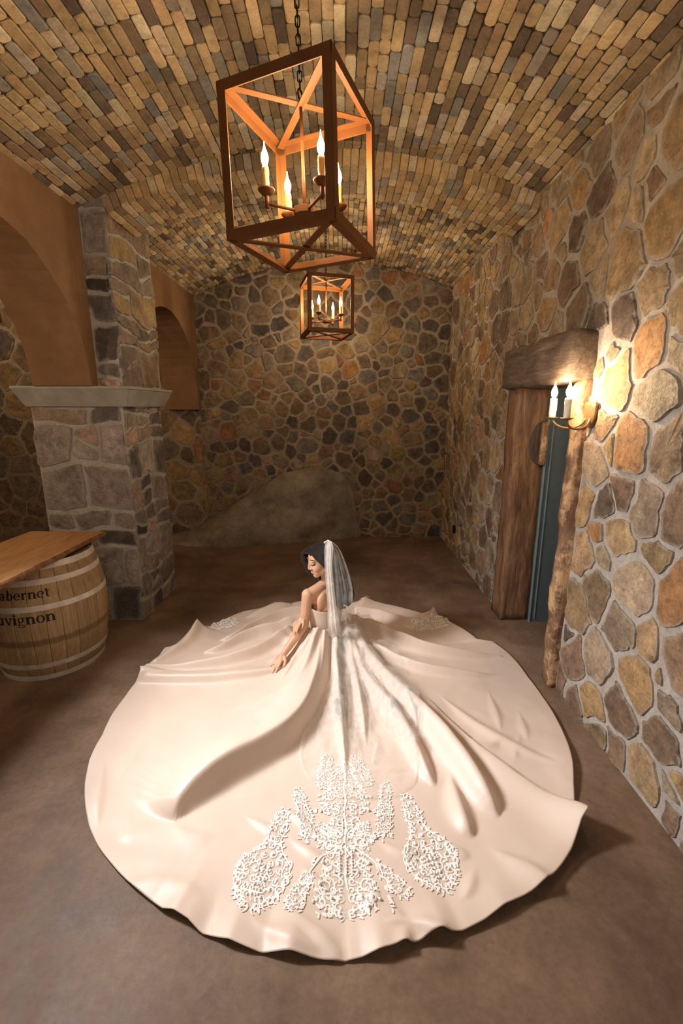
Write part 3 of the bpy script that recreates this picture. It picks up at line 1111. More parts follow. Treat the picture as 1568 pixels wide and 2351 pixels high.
LA, LH = 0.23, 0.53        # half side, height of the cage
def make_lantern(label, group, chain_len, chain=True):
    root = empty('lantern', (0, 0, 0), label, 'lantern', group)
    w, t = 0.036, 0.005
    c4 = [(-LA, -LA), (LA, -LA), (LA, LA), (-LA, LA)]
    # corner posts: steel angles, heel outwards
    for (x, y) in c4:
        sx, sy = -math.copysign(1, x), -math.copysign(1, y)
        mb = MB()
        mb.box((min(x, x + sx * w), min(y, y + sy * t), 0), (max(x, x + sx * w), max(y, y + sy * t), LH))
        mb.box((min(x, x + sx * t), min(y + sy * t, y + sy * w), 0), (max(x, x + sx * t), max(y + sy * t, y + sy * w), LH))
        mb.build('corner_post', M['rust'], root, False, 0.0012)
    # rails: angles again, one leg upright and one lying
    for top in (0, 1):
        for k in range(4):
            (x0, y0), (x1, y1) = c4[k], c4[(k + 1) % 4]
            mb = MB()
            zz = (LH - w, LH + 0.001) if top else (-0.001, w)
            zl = (LH - t, LH + 0.001) if top else (-0.001, t)
            if abs(y0 - y1) < 1e-6:
                s = -math.copysign(1, y0)
                a, b = min(x0, x1), max(x0, x1)
                e = 0.0006
                mb.box((a - e, min(y0 - s * e, y0 + s * t), zz[0]), (b + e, max(y0 - s * e, y0 + s * t), zz[1]))
                mb.box((a, min(y0 + s * t, y0 + s * w), zl[0]), (b, max(y0 + s * t, y0 + s * w), zl[1]))
            else:
                s = -math.copysign(1, x0)
                a, b = min(y0, y1), max(y0, y1)
                e = 0.0006
                mb.box((min(x0 - s * e, x0 + s * t), a - e, zz[0]), (max(x0 - s * e, x0 + s * t), b + e, zz[1]))
                mb.box((min(x0 + s * t, x0 + s * w), a, zl[0]), (max(x0 + s * t, x0 + s * w), b, zl[1]))
            mb.build('top_rail' if top else 'bottom_rail', M['rust'], root, False, 0.0012)
        # flat cross straps
        for s in (1, -1):
            z = (LH - 0.010 - 0.004 * s) if top else (0.009 + 0.004 * s)
            MB().bar((-LA + 0.02, -s * (LA - 0.02), z), (LA - 0.02, s * (LA - 0.02), z), 0.030, 0.005).build('top_strap' if top else 'bottom_strap', M['rust'], root)
    # stem, hub and four candle arms
    zh = 0.142
    MB().tube([(0, 0, zh), (0, 0, LH - 0.01)], 0.0065, 10).build('stem', M['rust'], root, True)
    MB().lathe([(0.030, -0.016), (0.046, -0.012), (0.048, 0.012), (0.034, 0.018), (0.012, 0.022)], (0, 0, zh), 10).build('hub', M['rust'], root)
    for k in range(4):
        a = PI / 4 + k * PI / 2 + R(6)
        ux, uy = math.cos(a), math.sin(a)
        rr = 0.162
        arm = MB().tube([(ux * 0.03, uy * 0.03, zh), (ux * rr, uy * rr, zh + 0.002)], 0.0062, 8)
        arm.tube([(ux * rr, uy * rr, zh - 0.014), (ux * rr, uy * rr, zh + 0.036)], 0.0085, 10)
        ao = arm.build('candle_arm', M['rust'], root, True)
        MB().lathe([(0.009, 0.030), (0.020, 0.036), (0.031, 0.046), (0.034, 0.052), (0.031, 0.052), (0.012, 0.047)], (ux * rr, uy * rr, zh), 18).build('drip_cup', M['rust'], ao, True)
        cb = candle_sleeve(k * 7 + 2)
        cb.v = [(v[0] + ux * rr, v[1] + uy * rr, v[2] + zh + 0.046) for v in cb.v]
        so = cb.build('candle_sleeve', M['wax'], root, True)
        MB().lathe([(r_, z_ * 1.0) for r_, z_ in FLAME], (ux * rr, uy * rr, zh + 0.131), 10).build('candle_bulb', M['bulb'], so, True)
    # loop and chain
    MB().tube([(0.020 * math.cos(a), 0, LH + 0.004 + 0.020 + 0.020 * math.sin(a)) for a in np.linspace(0, 2 * PI, 17)[:-1]], 0.0035, 6, closed=True).build('chain_loop', M['iron'], root, True)
    ll = 0.040
    nlk = max(1, int((chain_len - 0.04) / 0.030) + 1)
    link_mb = MB()
    pts = []
    for k in range(16):
        a = 2 * PI * k / 16
        x, z = 0.0085 * math.cos(a), 0.0085 * math.sin(a)
        z += math.copysign(0.0105, math.sin(a) + 1e-9)
        pts.append((x, 0, z))
    link_mb.tube(pts, 0.0026, 6, closed=True)
    lme = link_mb.mesh('chain_link', True)
    lme.materials.append(M['iron'])
    for k in range(nlk):
        o = link(bpy.data.objects.new('chain_link', lme))
        o.location = (0, 0, LH + 0.058 + k * 0.030)
        o.rotation_euler = (0, 0, R(20) + (PI / 2 if k % 2 else 0))
        o.parent = root
    return root

def hang(root, cx, cy, cz, ang, tilt):
    """cz: middle height of the cage; ang: direction of the nearest corner"""
    root.rotation_euler = (tilt[0], tilt[1], ang - R(225))
    mid = Matrix.LocRotScale(None, root.rotation_euler, None) @ Vector((0, 0, LH / 2))
    root.location = Vector((cx, cy, cz)) - mid
LG = 'open cage lanterns hung from the vault'
l1 = make_lantern('large open cage candle lantern hanging nearest the camera', LG, vault_z(-0.15) - 2.651 - LH / 2)
l2 = make_lantern('smaller looking cage lantern hanging farther back before the end wall', LG, vault_z(-0.15) - 2.727 - LH / 2)
hang(l1, -0.154, 2.099, 2.651, R(-67.0), (R(-2.0), R(0.9)))
hang(l2, -0.156, 4.986, 2.727, R(-120.3), (R(-2.0), R(0.6)))
# a third one lights the aisle; only its edge shows at the left border of the picture
l3 = make_lantern('cage lantern in the aisle, just its edge showing at the left border', LG, 3.22 - 2.805 - LH / 2)
hang(l3, -3.587, 4.62, 2.805, R(-80), (0, 0))

# ================================================================== WALL SCONCE
sx = XR - 0.022
sc = empty('wall_sconce', (sx, 2.53, 1.71), 'bronze two candle wall sconce glowing beside the timber door', 'sconce')
M['bronze'] = m_flat('aged_bronze', (0.20, 0.115, 0.05), 0.4, 0.5, 0.5, 0.25, 25, 0.1)
mb = MB()
# shield shaped back plate
ol = [(-0.052, 0.060), (0.052, 0.060), (0.058, 0.045), (0.052, -0.030), (0.032, -0.062), (0.0, -0.078), (-0.032, -0.062), (-0.052, -0.030), (-0.058, 0.045)]
vs = [(sx + 0.004, 2.53 + a, 1.715 + b) for a, b in ol] + [(sx - 0.008, 2.53 + a, 1.715 + b) for a, b in ol] + [(sx - 0.014, 2.53 + a * 0.75, 1.715 + b * 0.75) for a, b in ol]
n = len(ol)
fs = []
for i in range(n):
    j = (i + 1) % n
    fs += [(i, j, n + j, n + i), (n + i, n + j, 2 * n + j, 2 * n + i)]
fs.append(tuple(range(2 * n, 3 * n)))
mb.add(vs, [f[::-1] for f in fs])
mb.build('back_plate', M['bronze'], sc)
for k, yc in enumerate((2.615, 2.445)):
    y0 = 2.53 + (0.02 if k == 0 else -0.02)
    xe = 1.185
    pts = []
    for i in range(17):
        t = i / 16
        a = PI * t
        pts.append((sx - 0.012 - (sx - 0.012 - xe) * (1 - math.cos(a)) / 2, y0 + (yc - y0) * t, 1.690 - 0.056 * math.sin(a)))
    ao = MB().tube(pts, 0.0065, 10).build('candle_arm', M['bronze'], sc, True)
    MB().lathe([(0.006, -0.010), (0.026, -0.004), (0.034, 0.002), (0.032, 0.004), (0.010, 0.002)], (xe, yc, 1.690), 20).build('drip_pan', M['bronze'], ao, True)
    cb = candle_sleeve(40 + k, 0.0175, 0.105)
    cb.v = [(v[0] + xe, v[1] + yc, v[2] + 1.692) for v in cb.v]
    so = cb.build('candle_sleeve', M['waxw'], sc, True)
    MB().lathe([(r_ * 1.15, z_ * 1.05) for r_, z_ in FLAME], (xe, yc, 1.797), 10).build('candle_bulb', M['bulb_s'], so, True)

# ================================================================== WINE BARREL AND PLANK
BX, BY, BH = -2.055, 2.965, 0.80
def bar_r(z):
    t = (z - BH / 2) / (BH / 2)
    return 0.372 - 0.066 * t * t
def m_stave():
    m = Mat('oak_stave', 0.6, 0.3)
    info = m.n('ShaderNodeObjectInfo')
    v = m.mapped(m.obj(), (9, 9, 0.8))
    n1 = m.noise(5, 7, 0.65, v, 0.5)
    n2 = m.noise(22, 6, 0.7, v)
    col = m.ramp(n1, [(0.3, (0.25, 0.155, 0.075)), (0.5, (0.37, 0.245, 0.125)), (0.7, (0.46, 0.32, 0.17))])
    col = m.mix(1.0, col, m.ramp(n2, [(0.3, 0.72), (0.6, 1.05)]), 'MULTIPLY')
    col = m.mix(1.0, col, m.ramp(info.outputs['Random'], [(0.0, 0.78), (1.0, 1.12)]), 'MULTIPLY')
    # old hoop stain round the lower belly, with blurred grimy edges
    sep = m.n('ShaderNodeSeparateXYZ')
    m.l(m.obj(), sep.inputs[0])
    w1 = m.n('ShaderNodeMath', operation='MULTIPLY_ADD')
    m.l(m.noise(14, 4, 0.6, m.obj()), w1.inputs[0])
    w1.inputs[1].default_value = 0.02
    m.l(sep.outputs['Z'], w1.inputs[2])
    st = m.ramp(w1.outputs[0], [(0.270, 0.0), (0.284, 0.7), (0.312, 0.7), (0.326, 0.0)])
    col = m.mix(st, col, (0.12, 0.068, 0.030))
    m.color(col)
    m.bump(n2, 0.25, 0.004)
    return m.m
M['stave'] = m_stave()
M['hoop'] = m_flat('galvanised_hoop', (0.58, 0.51, 0.43), 0.55, 0.15, 0.4, 0.2, 18, 0.15)
M['ink'] = m_flat('stencil_ink', (0.018, 0.014, 0.012), 0.7, 0, 0.3, 0.3, 60)
barrel = empty('wine_barrel', (BX, BY, 0), 'oak wine barrel with pale hoops and black stencilled lettering', 'barrel')
NS = 26
mb = MB()
nz = 15
for iz in range(nz):
    z = 0.012 + (BH - 0.024) * iz / (nz - 1)
    r = bar_r(z)
    for ia, a in enumerate((-1, -0.9, -0.3, 0.3, 0.9, 1)):
        an = a * PI / NS * 0.988
        mb.v.append(((r - (0.0035 if abs(a) == 1 else 0)) * math.cos(an), (r - (0.0035 if abs(a) == 1 else 0)) * math.sin(an), z))
    for ia, a in enumerate((1, -1)):
        an = a * PI / NS * 0.985
        mb.v.append(((r - 0.026) * math.cos(an), (r - 0.026) * math.sin(an), z))
for iz in range(nz - 1):
    for k in range(8):
        mb.f.append((iz * 8 + k, iz * 8 + (k + 1) % 8, iz * 8 + 8 + (k + 1) % 8, iz * 8 + 8 + k))
mb.f += [tuple(range(7, -1, -1)), tuple((nz - 1) * 8 + k for k in range(8))]
sme = mb.mesh('stave')
sme.materials.append(M['stave'])
for k in range(NS):
    o = link(bpy.data.objects.new('stave', sme))
    o.rotation_euler = (0, 0, 2 * PI * k / NS + 0.05)
    o.parent = barrel
for z0, z1 in ((0.0, 0.036), (0.095, 0.130), (0.505, 0.541), (0.668, 0.703), (0.758, 0.797)):
    mb = MB()
    n = 72
    for k in range(n):
        a = 2 * PI * k / n
        for rr, z in ((0.0008, z0), (0.0035, z0), (0.0035, z1), (0.0008, z1)):
            r = bar_r(min(max(z, 0.012), BH - 0.012)) + rr
            mb.v.append((r * math.cos(a), r * math.sin(a), z))
    for k in range(n):
        for q in range(4):
            a, b = k * 4, ((k + 1) % n) * 4
            mb.f.append((a + q, b + q, b + (q + 1) % 4, a + (q + 1) % 4))
    # overlap with two rivets
    ra = R(-14) if z0 > 0.7 else R(-75 + 40 * z0 * 7)
    for dz in (0.3, 0.7):
        z = z0 + (z1 - z0) * dz
        r = bar_r(z) + 0.004
        c = Vector((r * math.cos(ra), r * math.sin(ra), z))
        mb.add([c + Vector((math.cos(ra), math.sin(ra), 0)) * 0.002] + [c + (Vector((-math.sin(ra), math.cos(ra), 0)) * math.cos(q) + Vector((0, 0, 1)) * math.sin(q)) * 0.004 for q in np.linspace(0, 2 * PI, 9)[:-1]], [(0, 1 + q, 1 + (q + 1) % 8) for q in range(8)])
    o = mb.build('hoop', M['hoop'], None, False)
    o.parent = barrel
for zz in (0.03, BH - 0.04):
    o = MB().lathe([(bar_r(zz) - 0.025, 0), (bar_r(zz) - 0.025, 0.02)], (0, 0, zz), 40).build('barrel_head', M['stave'])
    o.parent = barrel

# stencilled serif lettering, laid on the staves
def glyph(ch):
    """returns (width, [polygons as quads strips]) in units of the x-height"""
    q = []
    def rect(x0, x1, y0, y1):
        q.append([(x0, y0), (x1, y0), (x1, y1), (x0, y1)])
    def ring(cx, cy, rx, ry, a0, a1, tx, ty, n=18):
        for i in range(n):
            t0, t1 = R(a0 + (a1 - a0) * i / n), R(a0 + (a1 - a0) * (i + 1) / n)
            o0, o1 = (cx + rx * math.cos(t0), cy + ry * math.sin(t0)), (cx + rx * math.cos(t1), cy + ry * math.sin(t1))
            i0, i1 = (cx + (rx - tx) * math.cos(t0), cy + (ry - ty) * math.sin(t0)), (cx + (rx - tx) * math.cos(t1), cy + (ry - ty) * math.sin(t1))
            q.append([i0, o0, o1, i1])
    S = 0.28
    def stem(x, y0, y1, foot=True, head=True):
        rect(x, x + S, y0, y1)
        if foot: rect(x - 0.10, x + S + 0.10, y0, y0 + 0.09)
        if head: q.append([(x - 0.13, y1 - 0.14), (x + 0.02, y1 - 0.12), (x + 0.10, y1), (x - 0.02, y1 - 0.02)])
    if ch == 'C':
        ring(0.62, 0.70, 0.62, 0.72, 45, 315, 0.26, 0.10, 26)
        rect(1.0, 1.08, 0.98, 1.38); return 1.22, q
    if ch == 'S':
        ring(0.40, 1.03, 0.38, 0.38, 30, 270, 0.20, 0.10); ring(0.42, 0.36, 0.42, 0.38, -150, 90, 0.20, 0.10)
        rect(0.70, 0.77, 1.05, 1.38); rect(0.0, 0.07, 0.04, 0.38); return 0.95, q
    if ch == 'a':
        ring(0.40, 0.66, 0.34, 0.34, 0, 160, 0.22, 0.11); rect(0.50, 0.74, 0.05, 0.68)
        ring(0.38, 0.28, 0.36, 0.30, 60, 330, 0.20, 0.09); rect(0.66, 0.92, 0.0, 0.09); return 1.02, q
    if ch == 'b':
        stem(0.10, 0.0, 1.48, False); ring(0.52, 0.5, 0.44, 0.52, -150, 150, 0.24, 0.10, 26); return 1.06, q
    if ch == 'e':
        ring(0.46, 0.5, 0.46, 0.52, 0, 320, 0.22, 0.10, 26); rect(0.16, 0.90, 0.50, 0.59); return 0.98, q
    if ch == 'r':
        stem(0.10, 0, 1.0); ring(0.62, 0.68, 0.32, 0.34, 70, 170, 0.16, 0.14); ring(0.68, 0.86, 0.13, 0.13, 0, 360, 0.129, 0.129, 10); return 0.86, q
    if ch in 'n':
        stem(0.10, 0, 1.0); stem(0.72, 0, 0.66, True, False); ring(0.62, 0.66, 0.34, 0.36, 0, 160, 0.24, 0.13); return 1.16, q
    if ch == 'u':
        stem(0.08, 0.34, 1.0, False); stem(0.68, 0.0, 1.0, False); ring(0.42, 0.34, 0.34, 0.36, 180, 340, 0.24, 0.12); rect(0.88, 1.04, 0.0, 0.09); return 1.12, q
    if ch == 't':
        rect(0.16, 0.40, 0.2, 1.28); rect(0.0, 0.66, 0.90, 1.0); ring(0.46, 0.24, 0.30, 0.26, 180, 320, 0.23, 0.10); return 0.74, q
    if ch == 'v':
        q.append([(0.02, 1.0), (0.28, 1.0), (0.60, 0.0), (0.42, 0.0)]); q.append([(0.78, 1.0), (0.90, 1.0), (0.58, 0.0), (0.46, 0.12)])
        rect(-0.06, 0.38, 0.92, 1.0); rect(0.66, 1.0, 0.92, 1.0); return 1.0, q
    if ch == 'i':
        stem(0.12, 0, 1.0); ring(0.24, 1.26, 0.15, 0.15, 0, 360, 0.149, 0.149, 12); return 0.54, q
    if ch == 'g':
        ring(0.42, 0.66, 0.36, 0.36, 0, 360, 0.19, 0.09, 24); ring(0.42, -0.18, 0.42, 0.24, 0, 360, 0.13, 0.09, 24)
        rect(0.66, 0.92, 0.90, 1.0); q.append([(0.12, 0.34), (0.26, 0.34), (0.30, 0.04), (0.14, 0.02)]); return 0.96, q
    if ch == 'o':
        ring(0.48, 0.5, 0.48, 0.52, 0, 360, 0.24, 0.10, 28); return 1.02, q
    return 0.5, q
def letter_row(word, ang_end, z0, xh, pitch=1.0):
    total = sum(glyph(c)[0] for c in word) * xh * pitch
    s = -total
    mb = MB()
    for ch in word:
        wd, qs = glyph(ch)
        for p in qs:
            # split tall quads so that they follow the belly
            (x0, y0), (x1, y1), (x2, y2), (x3, y3) = p
            kk = 3
            base = len(mb.v)
            for i in range(kk + 1):
                t = i / kk
                for (ax, ay), (bx, by) in (((x0, y0), (x3, y3)), ((x1, y1), (x2, y2))):
                    X, Y = ax + (bx - ax) * t, ay + (by - ay) * t
                    z = z0 + Y * xh
                    r = bar_r(z) + 0.0012
                    a = ang_end + (s + X * xh * pitch) / 0.37
                    mb.v.append((r * math.cos(a), r * math.sin(a), z))
            for i in range(kk):
                mb.f.append((base + 2 * i, base + 2 * i + 1, base + 2 * i + 3, base + 2 * i + 2))
        s += wd * xh * pitch
    o = mb.build('stencil_lettering', M['ink'])
    o.parent = barrel
    o['label'] = 'black stencilled lettering'
letter_row('Cabernet', R(-52), 0.588, 0.041, 1.08)
letter_row('Sauvignon', R(-50.5), 0.428, 0.048, 1.02)

# the plank bar top: live edge towards the room
pk = empty('plank_top', (-2.05, 2.6, BH), 'thick honey brown live edge plank lying across the barrel head', 'tabletop')
rs = random.Random(4)
mb = MB()
ny = 70
z0, z1 = BH - 0.0005, BH + 0.040
ring = []
for i in range(ny):
    y = 3.30 - 1.62 * i / (ny - 1)
    t = i / (ny - 1)
    xr = -1.765 - 0.05 * t + noise.noise(Vector((y * 6, 0, 0))) * 0.010 + noise.noise(Vector((y * 25, 3, 0))) * 0.006
    xl = -2.335 - 0.06 * t + noise.noise(Vector((y * 5, 9, 0))) * 0.006
    cr = 0.020 + noise.noise(Vector((y * 18, 7, 0))) * 0.010
    ring.append([(xl, y, z0), (xr - cr, y, z0), (xr + noise.noise(Vector((y * 30, 1, 0))) * 0.006, y, (z0 + z1) / 2), (xr - 0.008, y, z1 - 0.002), (xr - 0.014, y, z1), (xl, y, z1)])
tv, bv = MB(), MB()
for rg in ring:
    tv.v += [rg[4], rg[5], rg[0], rg[1]]
    bv.v += rg[1:5]
for i in range(ny - 1):
    for q in range(3):
        tv.f.append((i * 4 + q, i * 4 + q + 1, i * 4 + q + 5, i * 4 + q + 4))
        bv.f.append((i * 4 + q, i * 4 + q + 1, i * 4 + q + 5, i * 4 + q + 4))
tv.f += [(0, 3, 2, 1), tuple((ny - 1) * 4 + k for k in range(4))]
bv.f += [(0, 3, 2, 1), tuple((ny - 1) * 4 + k for k in range(4))]
tv.build('board', M['plank'], pk)
bv.build('live_edge', M['bark'], pk, True)
# ================================================================== THE BRIDE: gown spread on the floor
WX, WY = -0.115, 3.03          # waist centre

def m_satin():
    m = Mat('champagne_satin', 0.48, 0.6)
    n1 = m.noise(2.5, 4, 0.5)
    n2 = m.noise(420, 2, 0.5)
    m.color(m.mix(m.ramp(n1, [(0.35, 0), (0.65, 1)]), (0.68, 0.535, 0.43), (0.71, 0.565, 0.46)))
    m.b.inputs['Sheen Weight'].default_value = 0.15
    m.b.inputs['Sheen Roughness'].default_value = 0.4
    m.b.inputs['Sheen Tint'].default_value = (1, 0.9, 0.8, 1)
    b = m.bump(m.noise(9, 4, 0.55), 0.10, 0.02)
    m.bump(n2, 0.04, 0.001, b)
    return m.m
M['satin'] = m_satin()
M['lace'] = m_flat('ivory_lace', (0.87, 0.81, 0.74), 0.5, 0, 0.4, 0.06, 90, 0.1)
def m_sheer(name, c, a0, a1, scale=25):
    m = Mat(name, 0.6, 0.2, 0, c)
    t = m.t
    dif = m.n('ShaderNodeBsdfDiffuse')
    trl = m.n('ShaderNodeBsdfTranslucent')
    tra = m.n('ShaderNodeBsdfTransparent')
    dif.inputs['Color'].default_value = (*c, 1)
    trl.inputs['Color'].default_value = (*c, 1)
    mx = m.n('ShaderNodeMixShader')
    mx.inputs[0].default_value = 0.5
    m.l(dif.outputs[0], mx.inputs[1])
    m.l(trl.outputs[0], mx.inputs[2])
    mo = m.n('ShaderNodeMixShader')
    m.l(m.ramp(m.noise(scale, 4, 0.6), [(0.35, a0), (0.65, a1)]), mo.inputs[0])
    m.l(tra.outputs[0], mo.inputs[1])
    m.l(mx.outputs[0], mo.inputs[2])
    m.l(mo.outputs[0], m.out.inputs['Surface'])
    return m.m
M['tulle'] = m_sheer('ivory_tulle', (0.97, 0.94, 0.89), 0.13, 0.26)
M['tulle_d'] = m_sheer('ivory_tulle_gathered', (0.97, 0.93, 0.87), 0.55, 0.74)
M['net'] = m_sheer('lace_net', (0.93, 0.87, 0.79), 0.22, 0.42, 150)

HEM = [(693, 1383, .04), (657, 1393, .02), (632, 1386, .05), (606, 1398, .03), (555, 1408, .02), (524, 1421, .02), (490, 1440, .02), (468, 1442, .03), (453, 1436, .07), (438, 1457, .05),
       (402, 1485, .03), (379, 1490, .05), (366, 1508, .03), (331, 1538, .03), (323, 1549, .04), (325, 1557, .03), (311, 1571, .0), (285, 1605, 0), (258, 1642, 0), (235, 1690, 0), (206, 1748, 0), (195, 1800, 0),
       (196, 1850, 0), (205, 1900, 0), (226, 1947, 0), (260, 1992, 0), (305, 2040, 0), (350, 2076, 0), (372, 2090, .01), (398, 2091, .03), (430, 2112, .02), (463, 2148, 0), (500, 2156, .01), (525, 2159, .025), (575, 2182, .01), (600, 2192, 0),
       (640, 2188, .02), (668, 2186, .03), (715, 2203, .01), (780, 2213, 0), (832, 2203, .005), (875, 2182, .03), (925, 2170, .02), (948, 2172, .005), (985, 2152, .02), (1025, 2142, .03), (1062, 2141, .01), (1112, 2116, .015),
       (1160, 2080, .025), (1200, 2062, .02), (1252, 2030, .025), (1290, 1990, .02), (1312, 1958, .02), (1332, 1908, .04), (1348, 1886, .06), (1319, 1858, .0), (1317, 1800, .015), (1315, 1752, .02), (1300, 1700, .01), (1275, 1648, .01),
       (1250, 1608, 0), (1212, 1558, 0), (1168, 1503, 0), (1130, 1475, .01), (1095, 1470, .02), (1055, 1442, .02), (1014, 1421, .04), (991, 1405, .06), (968, 1411, .03), (943, 1403, .02), (887, 1390, .03), (860, 1383, .05), (841, 1375, .08), (822, 1384, .05), (800, 1392, .02), (750, 1392, .02)]
hp = []
for x, y, z in HEM:
    p = fz(x, y, z)
    hp.append((math.atan2(p.y - WY, p.x - WX) % (2 * PI), math.hypot(p.x - WX, p.y - WY), z))
hp.sort()
ha = np.array([h[0] for h in hp])
hr = np.array([h[1] for h in hp])
hz = np.array([h[2] for h in hp])
def per(a, f):
    return np.interp(a, np.concatenate([ha - 2 * PI, ha, ha + 2 * PI]), np.concatenate([f, f, f]))

RIDGES = [  # pixels along the crest, crest heights, width on the left / right of the travel direction
    ([(742, 1450), (735, 1500), (722, 1560), (700, 1620), (660, 1665), (590, 1705), (520, 1738), (455, 1785), (415, 1828), (402, 1862), (396, 1890)], [.06, .10, .125, .135, .14, .14, .135, .12, .085, .045, 0], .050, .22),
    ([(800, 1450), (850, 1520), (930, 1590), (1000, 1650), (1070, 1735), (1120, 1820), (1145, 1885)], [.08, .10, .11, .115, .105, .075, 0], .055, .075),
    ([(800, 1480), (840, 1560), (900, 1620), (945, 1690), (975, 1760), (1000, 1815)], [.06, .075, .08, .075, .055, 0], .040, .045),
    ([(1030, 1770), (1048, 1830), (1070, 1890), (1085, 1930)], [0, .048, .044, 0], .035, .04),
    ([(985, 1610), (1060, 1685), (1150, 1752), (1240, 1818), (1300, 1858), (1348, 1888)], [.01, .04, .045, .05, .055, .065], .020, .12),
    ([(1010, 1600), (1100, 1670), (1200, 1720), (1280, 1760)], [.0, .02, .016, 0], .03, .04),
    ([(800, 1428), (860, 1440), (930, 1468), (1000, 1488), (1080, 1500), (1150, 1508)], [.10, .12, .10, .08, .055, .01], .04, .04),
    ([(820, 1402), (880, 1408), (940, 1428), (985, 1428), (1000, 1408)], [.08, .08, .07, .05, .04], .045, .04),
    ([(850, 1490), (930, 1520), (1000, 1536), (1090, 1548), (1150, 1552)], [.05, .065, .06, .035, 0], .045, .03),
    ([(1120, 1590), (1142, 1640), (1150, 1685)], [0, .012, 0], .022, .03),
    ([(1190, 1635), (1205, 1675), (1212, 1705)], [0, .010, 0], .02, .03),
    ([(1030, 1690), (1085, 1712), (1130, 1712), (1165, 1690)], [0, .012, .014, 0], .02, .03),
    ([(1195, 1690), (1185, 1725), (1180, 1750)], [0, .009, 0], .02, .03),
    ([(640, 1545), (560, 1552), (450, 1556), (323, 1553)], [.03, .050, .055, .055], .020, .10),
    ([(700, 1440), (620, 1480), (540, 1508), (440, 1526), (340, 1540)], [.07, .085, .075, .06, .04], .032, .045),
    ([(705, 1425), (630, 1440), (565, 1455), (505, 1488), (470, 1500)], [.10, .105, .085, .055, .015], .032, .045),
    ([(715, 1402), (650, 1405), (590, 1428), (530, 1465), (500, 1475)], [.08, .09, .075, .045, 0], .032, .04),
    ([(660, 1395), (600, 1405), (560, 1425)], [.03, .045, .0], .035, .04),
    ([(455, 1440), (440, 1470), (400, 1500), (360, 1525)], [.05, .04, .03, .02], .04, .05),
    ([(735, 1452), (700, 1500), (662, 1550), (640, 1580)], [.06, .055, .05, .01], .028, .03),
    ([(745, 1455), (715, 1530), (690, 1580), (645, 1600), (570, 1622), (490, 1650)], [.07, .07, .05, .028, .016, 0], .028, .04),
    ([(752, 1460), (742, 1540), (730, 1600), (715, 1660)], [.07, .075, .05, 0], .028, .028),
    ([(770, 1460), (775, 1560), (785, 1680), (795, 1800)], [.06, .06, .045, 0], .03, .03),
    ([(790, 1465), (818, 1560), (835, 1650), (840, 1720)], [.06, .055, .035, 0], .028, .03),
    ([(380, 1900), (300, 1915), (270, 1935)], [0.0, .008, 0], .03, .05),
    ([(395, 1890), (440, 1925), (500, 1920)], [0.0, .010, 0], .02, .05),
    ([(240, 1750), (222, 1830), (225, 1900)], [0, .018, 0], .03, .04),
    ([(640, 1850), (700, 1890), (735, 1930)], [0, .016, 0], .018, .02),
    ([(560, 1875), (620, 1905), (650, 1930)], [0, .013, 0], .018, .02),
    ([(655, 1920), (720, 1965), (770, 1990)], [0, .016, 0], .02, .02),
    ([(690, 1990), (730, 2030), (760, 2060)], [0, .014, 0], .02, .02),
    ([(860, 1930), (930, 1965), (970, 1960)], [0, .016, 0], .02, .02),
    ([(870, 2040), (850, 2075), (845, 2110)], [0, .014, 0], .02, .02),
    ([(570, 2110), (640, 2150), (720, 2180)], [0, .018, .01], .025, .03),
    ([(668, 2100), (740, 2150), (770, 2190)], [0, .018, .012], .025, .03),
    ([(870, 2130), (960, 2120), (1010, 2145)], [0, .022, .03], .03, .03),
    ([(905, 2090), (940, 2130), (935, 2170)], [0, .016, .02], .02, .03),
    ([(1090, 2000), (1080, 2040), (1060, 2080)], [0, .016, 0], .02, .025),
    ([(1120, 1950), (1200, 1990), (1250, 2028)], [0, .018, .02], .03, .05),
    ([(1000, 1930), (1060, 1960), (1080, 1975)], [0, .014, 0], .02, .03),
    ([(300, 2035), (380, 2020), (470, 2060)], [0.005, .012, 0], .03, .05),
    ([(340, 1690), (300, 1740), (270, 1800)], [0, .008, 0], .04, .05),
]
_rid = []
for pts, hs, wl_, wr_ in RIDGES:
    q = [fz(x, y, max(0.0, h * 0.8)) for (x, y), h in zip(pts, hs)]
    # smooth the polyline
    P2 = np.array([(p.x, p.y) for p in q])
    H2 = np.array(hs)
    for _ in range(2):
        A = P2[:-1] * 0.75 + P2[1:] * 0.25
        B = P2[:-1] * 0.25 + P2[1:] * 0.75
        P2 = np.vstack([P2[:1], np.stack([A, B], 1).reshape(-1, 2), P2[-1:]])
        a = H2[:-1] * 0.75 + H2[1:] * 0.25
        b = H2[:-1] * 0.25 + H2[1:] * 0.75
        H2 = np.concatenate([H2[:1], np.stack([a, b], 1).reshape(-1), H2[-1:]])
    _rid.append((P2, H2, wl_, wr_))

def vnoise(X, Y, f, seed):
    """cheap smooth value noise on arrays"""
    rs = np.random.RandomState(seed)
    T = rs.uniform(-1, 1, (64, 64))
    x, y = X * f + 200, Y * f + 200
    i, j = np.floor(x).astype(int), np.floor(y).astype(int)
    u, v = x - i, y - j
    u, v = u * u * (3 - 2 * u), v * v * (3 - 2 * v)
    g = lambda a, b: T[a % 64, b % 64]
    return (g(i, j) * (1 - u) + g(i + 1, j) * u) * (1 - v) + (g(i, j + 1) * (1 - u) + g(i + 1, j + 1) * u) * v

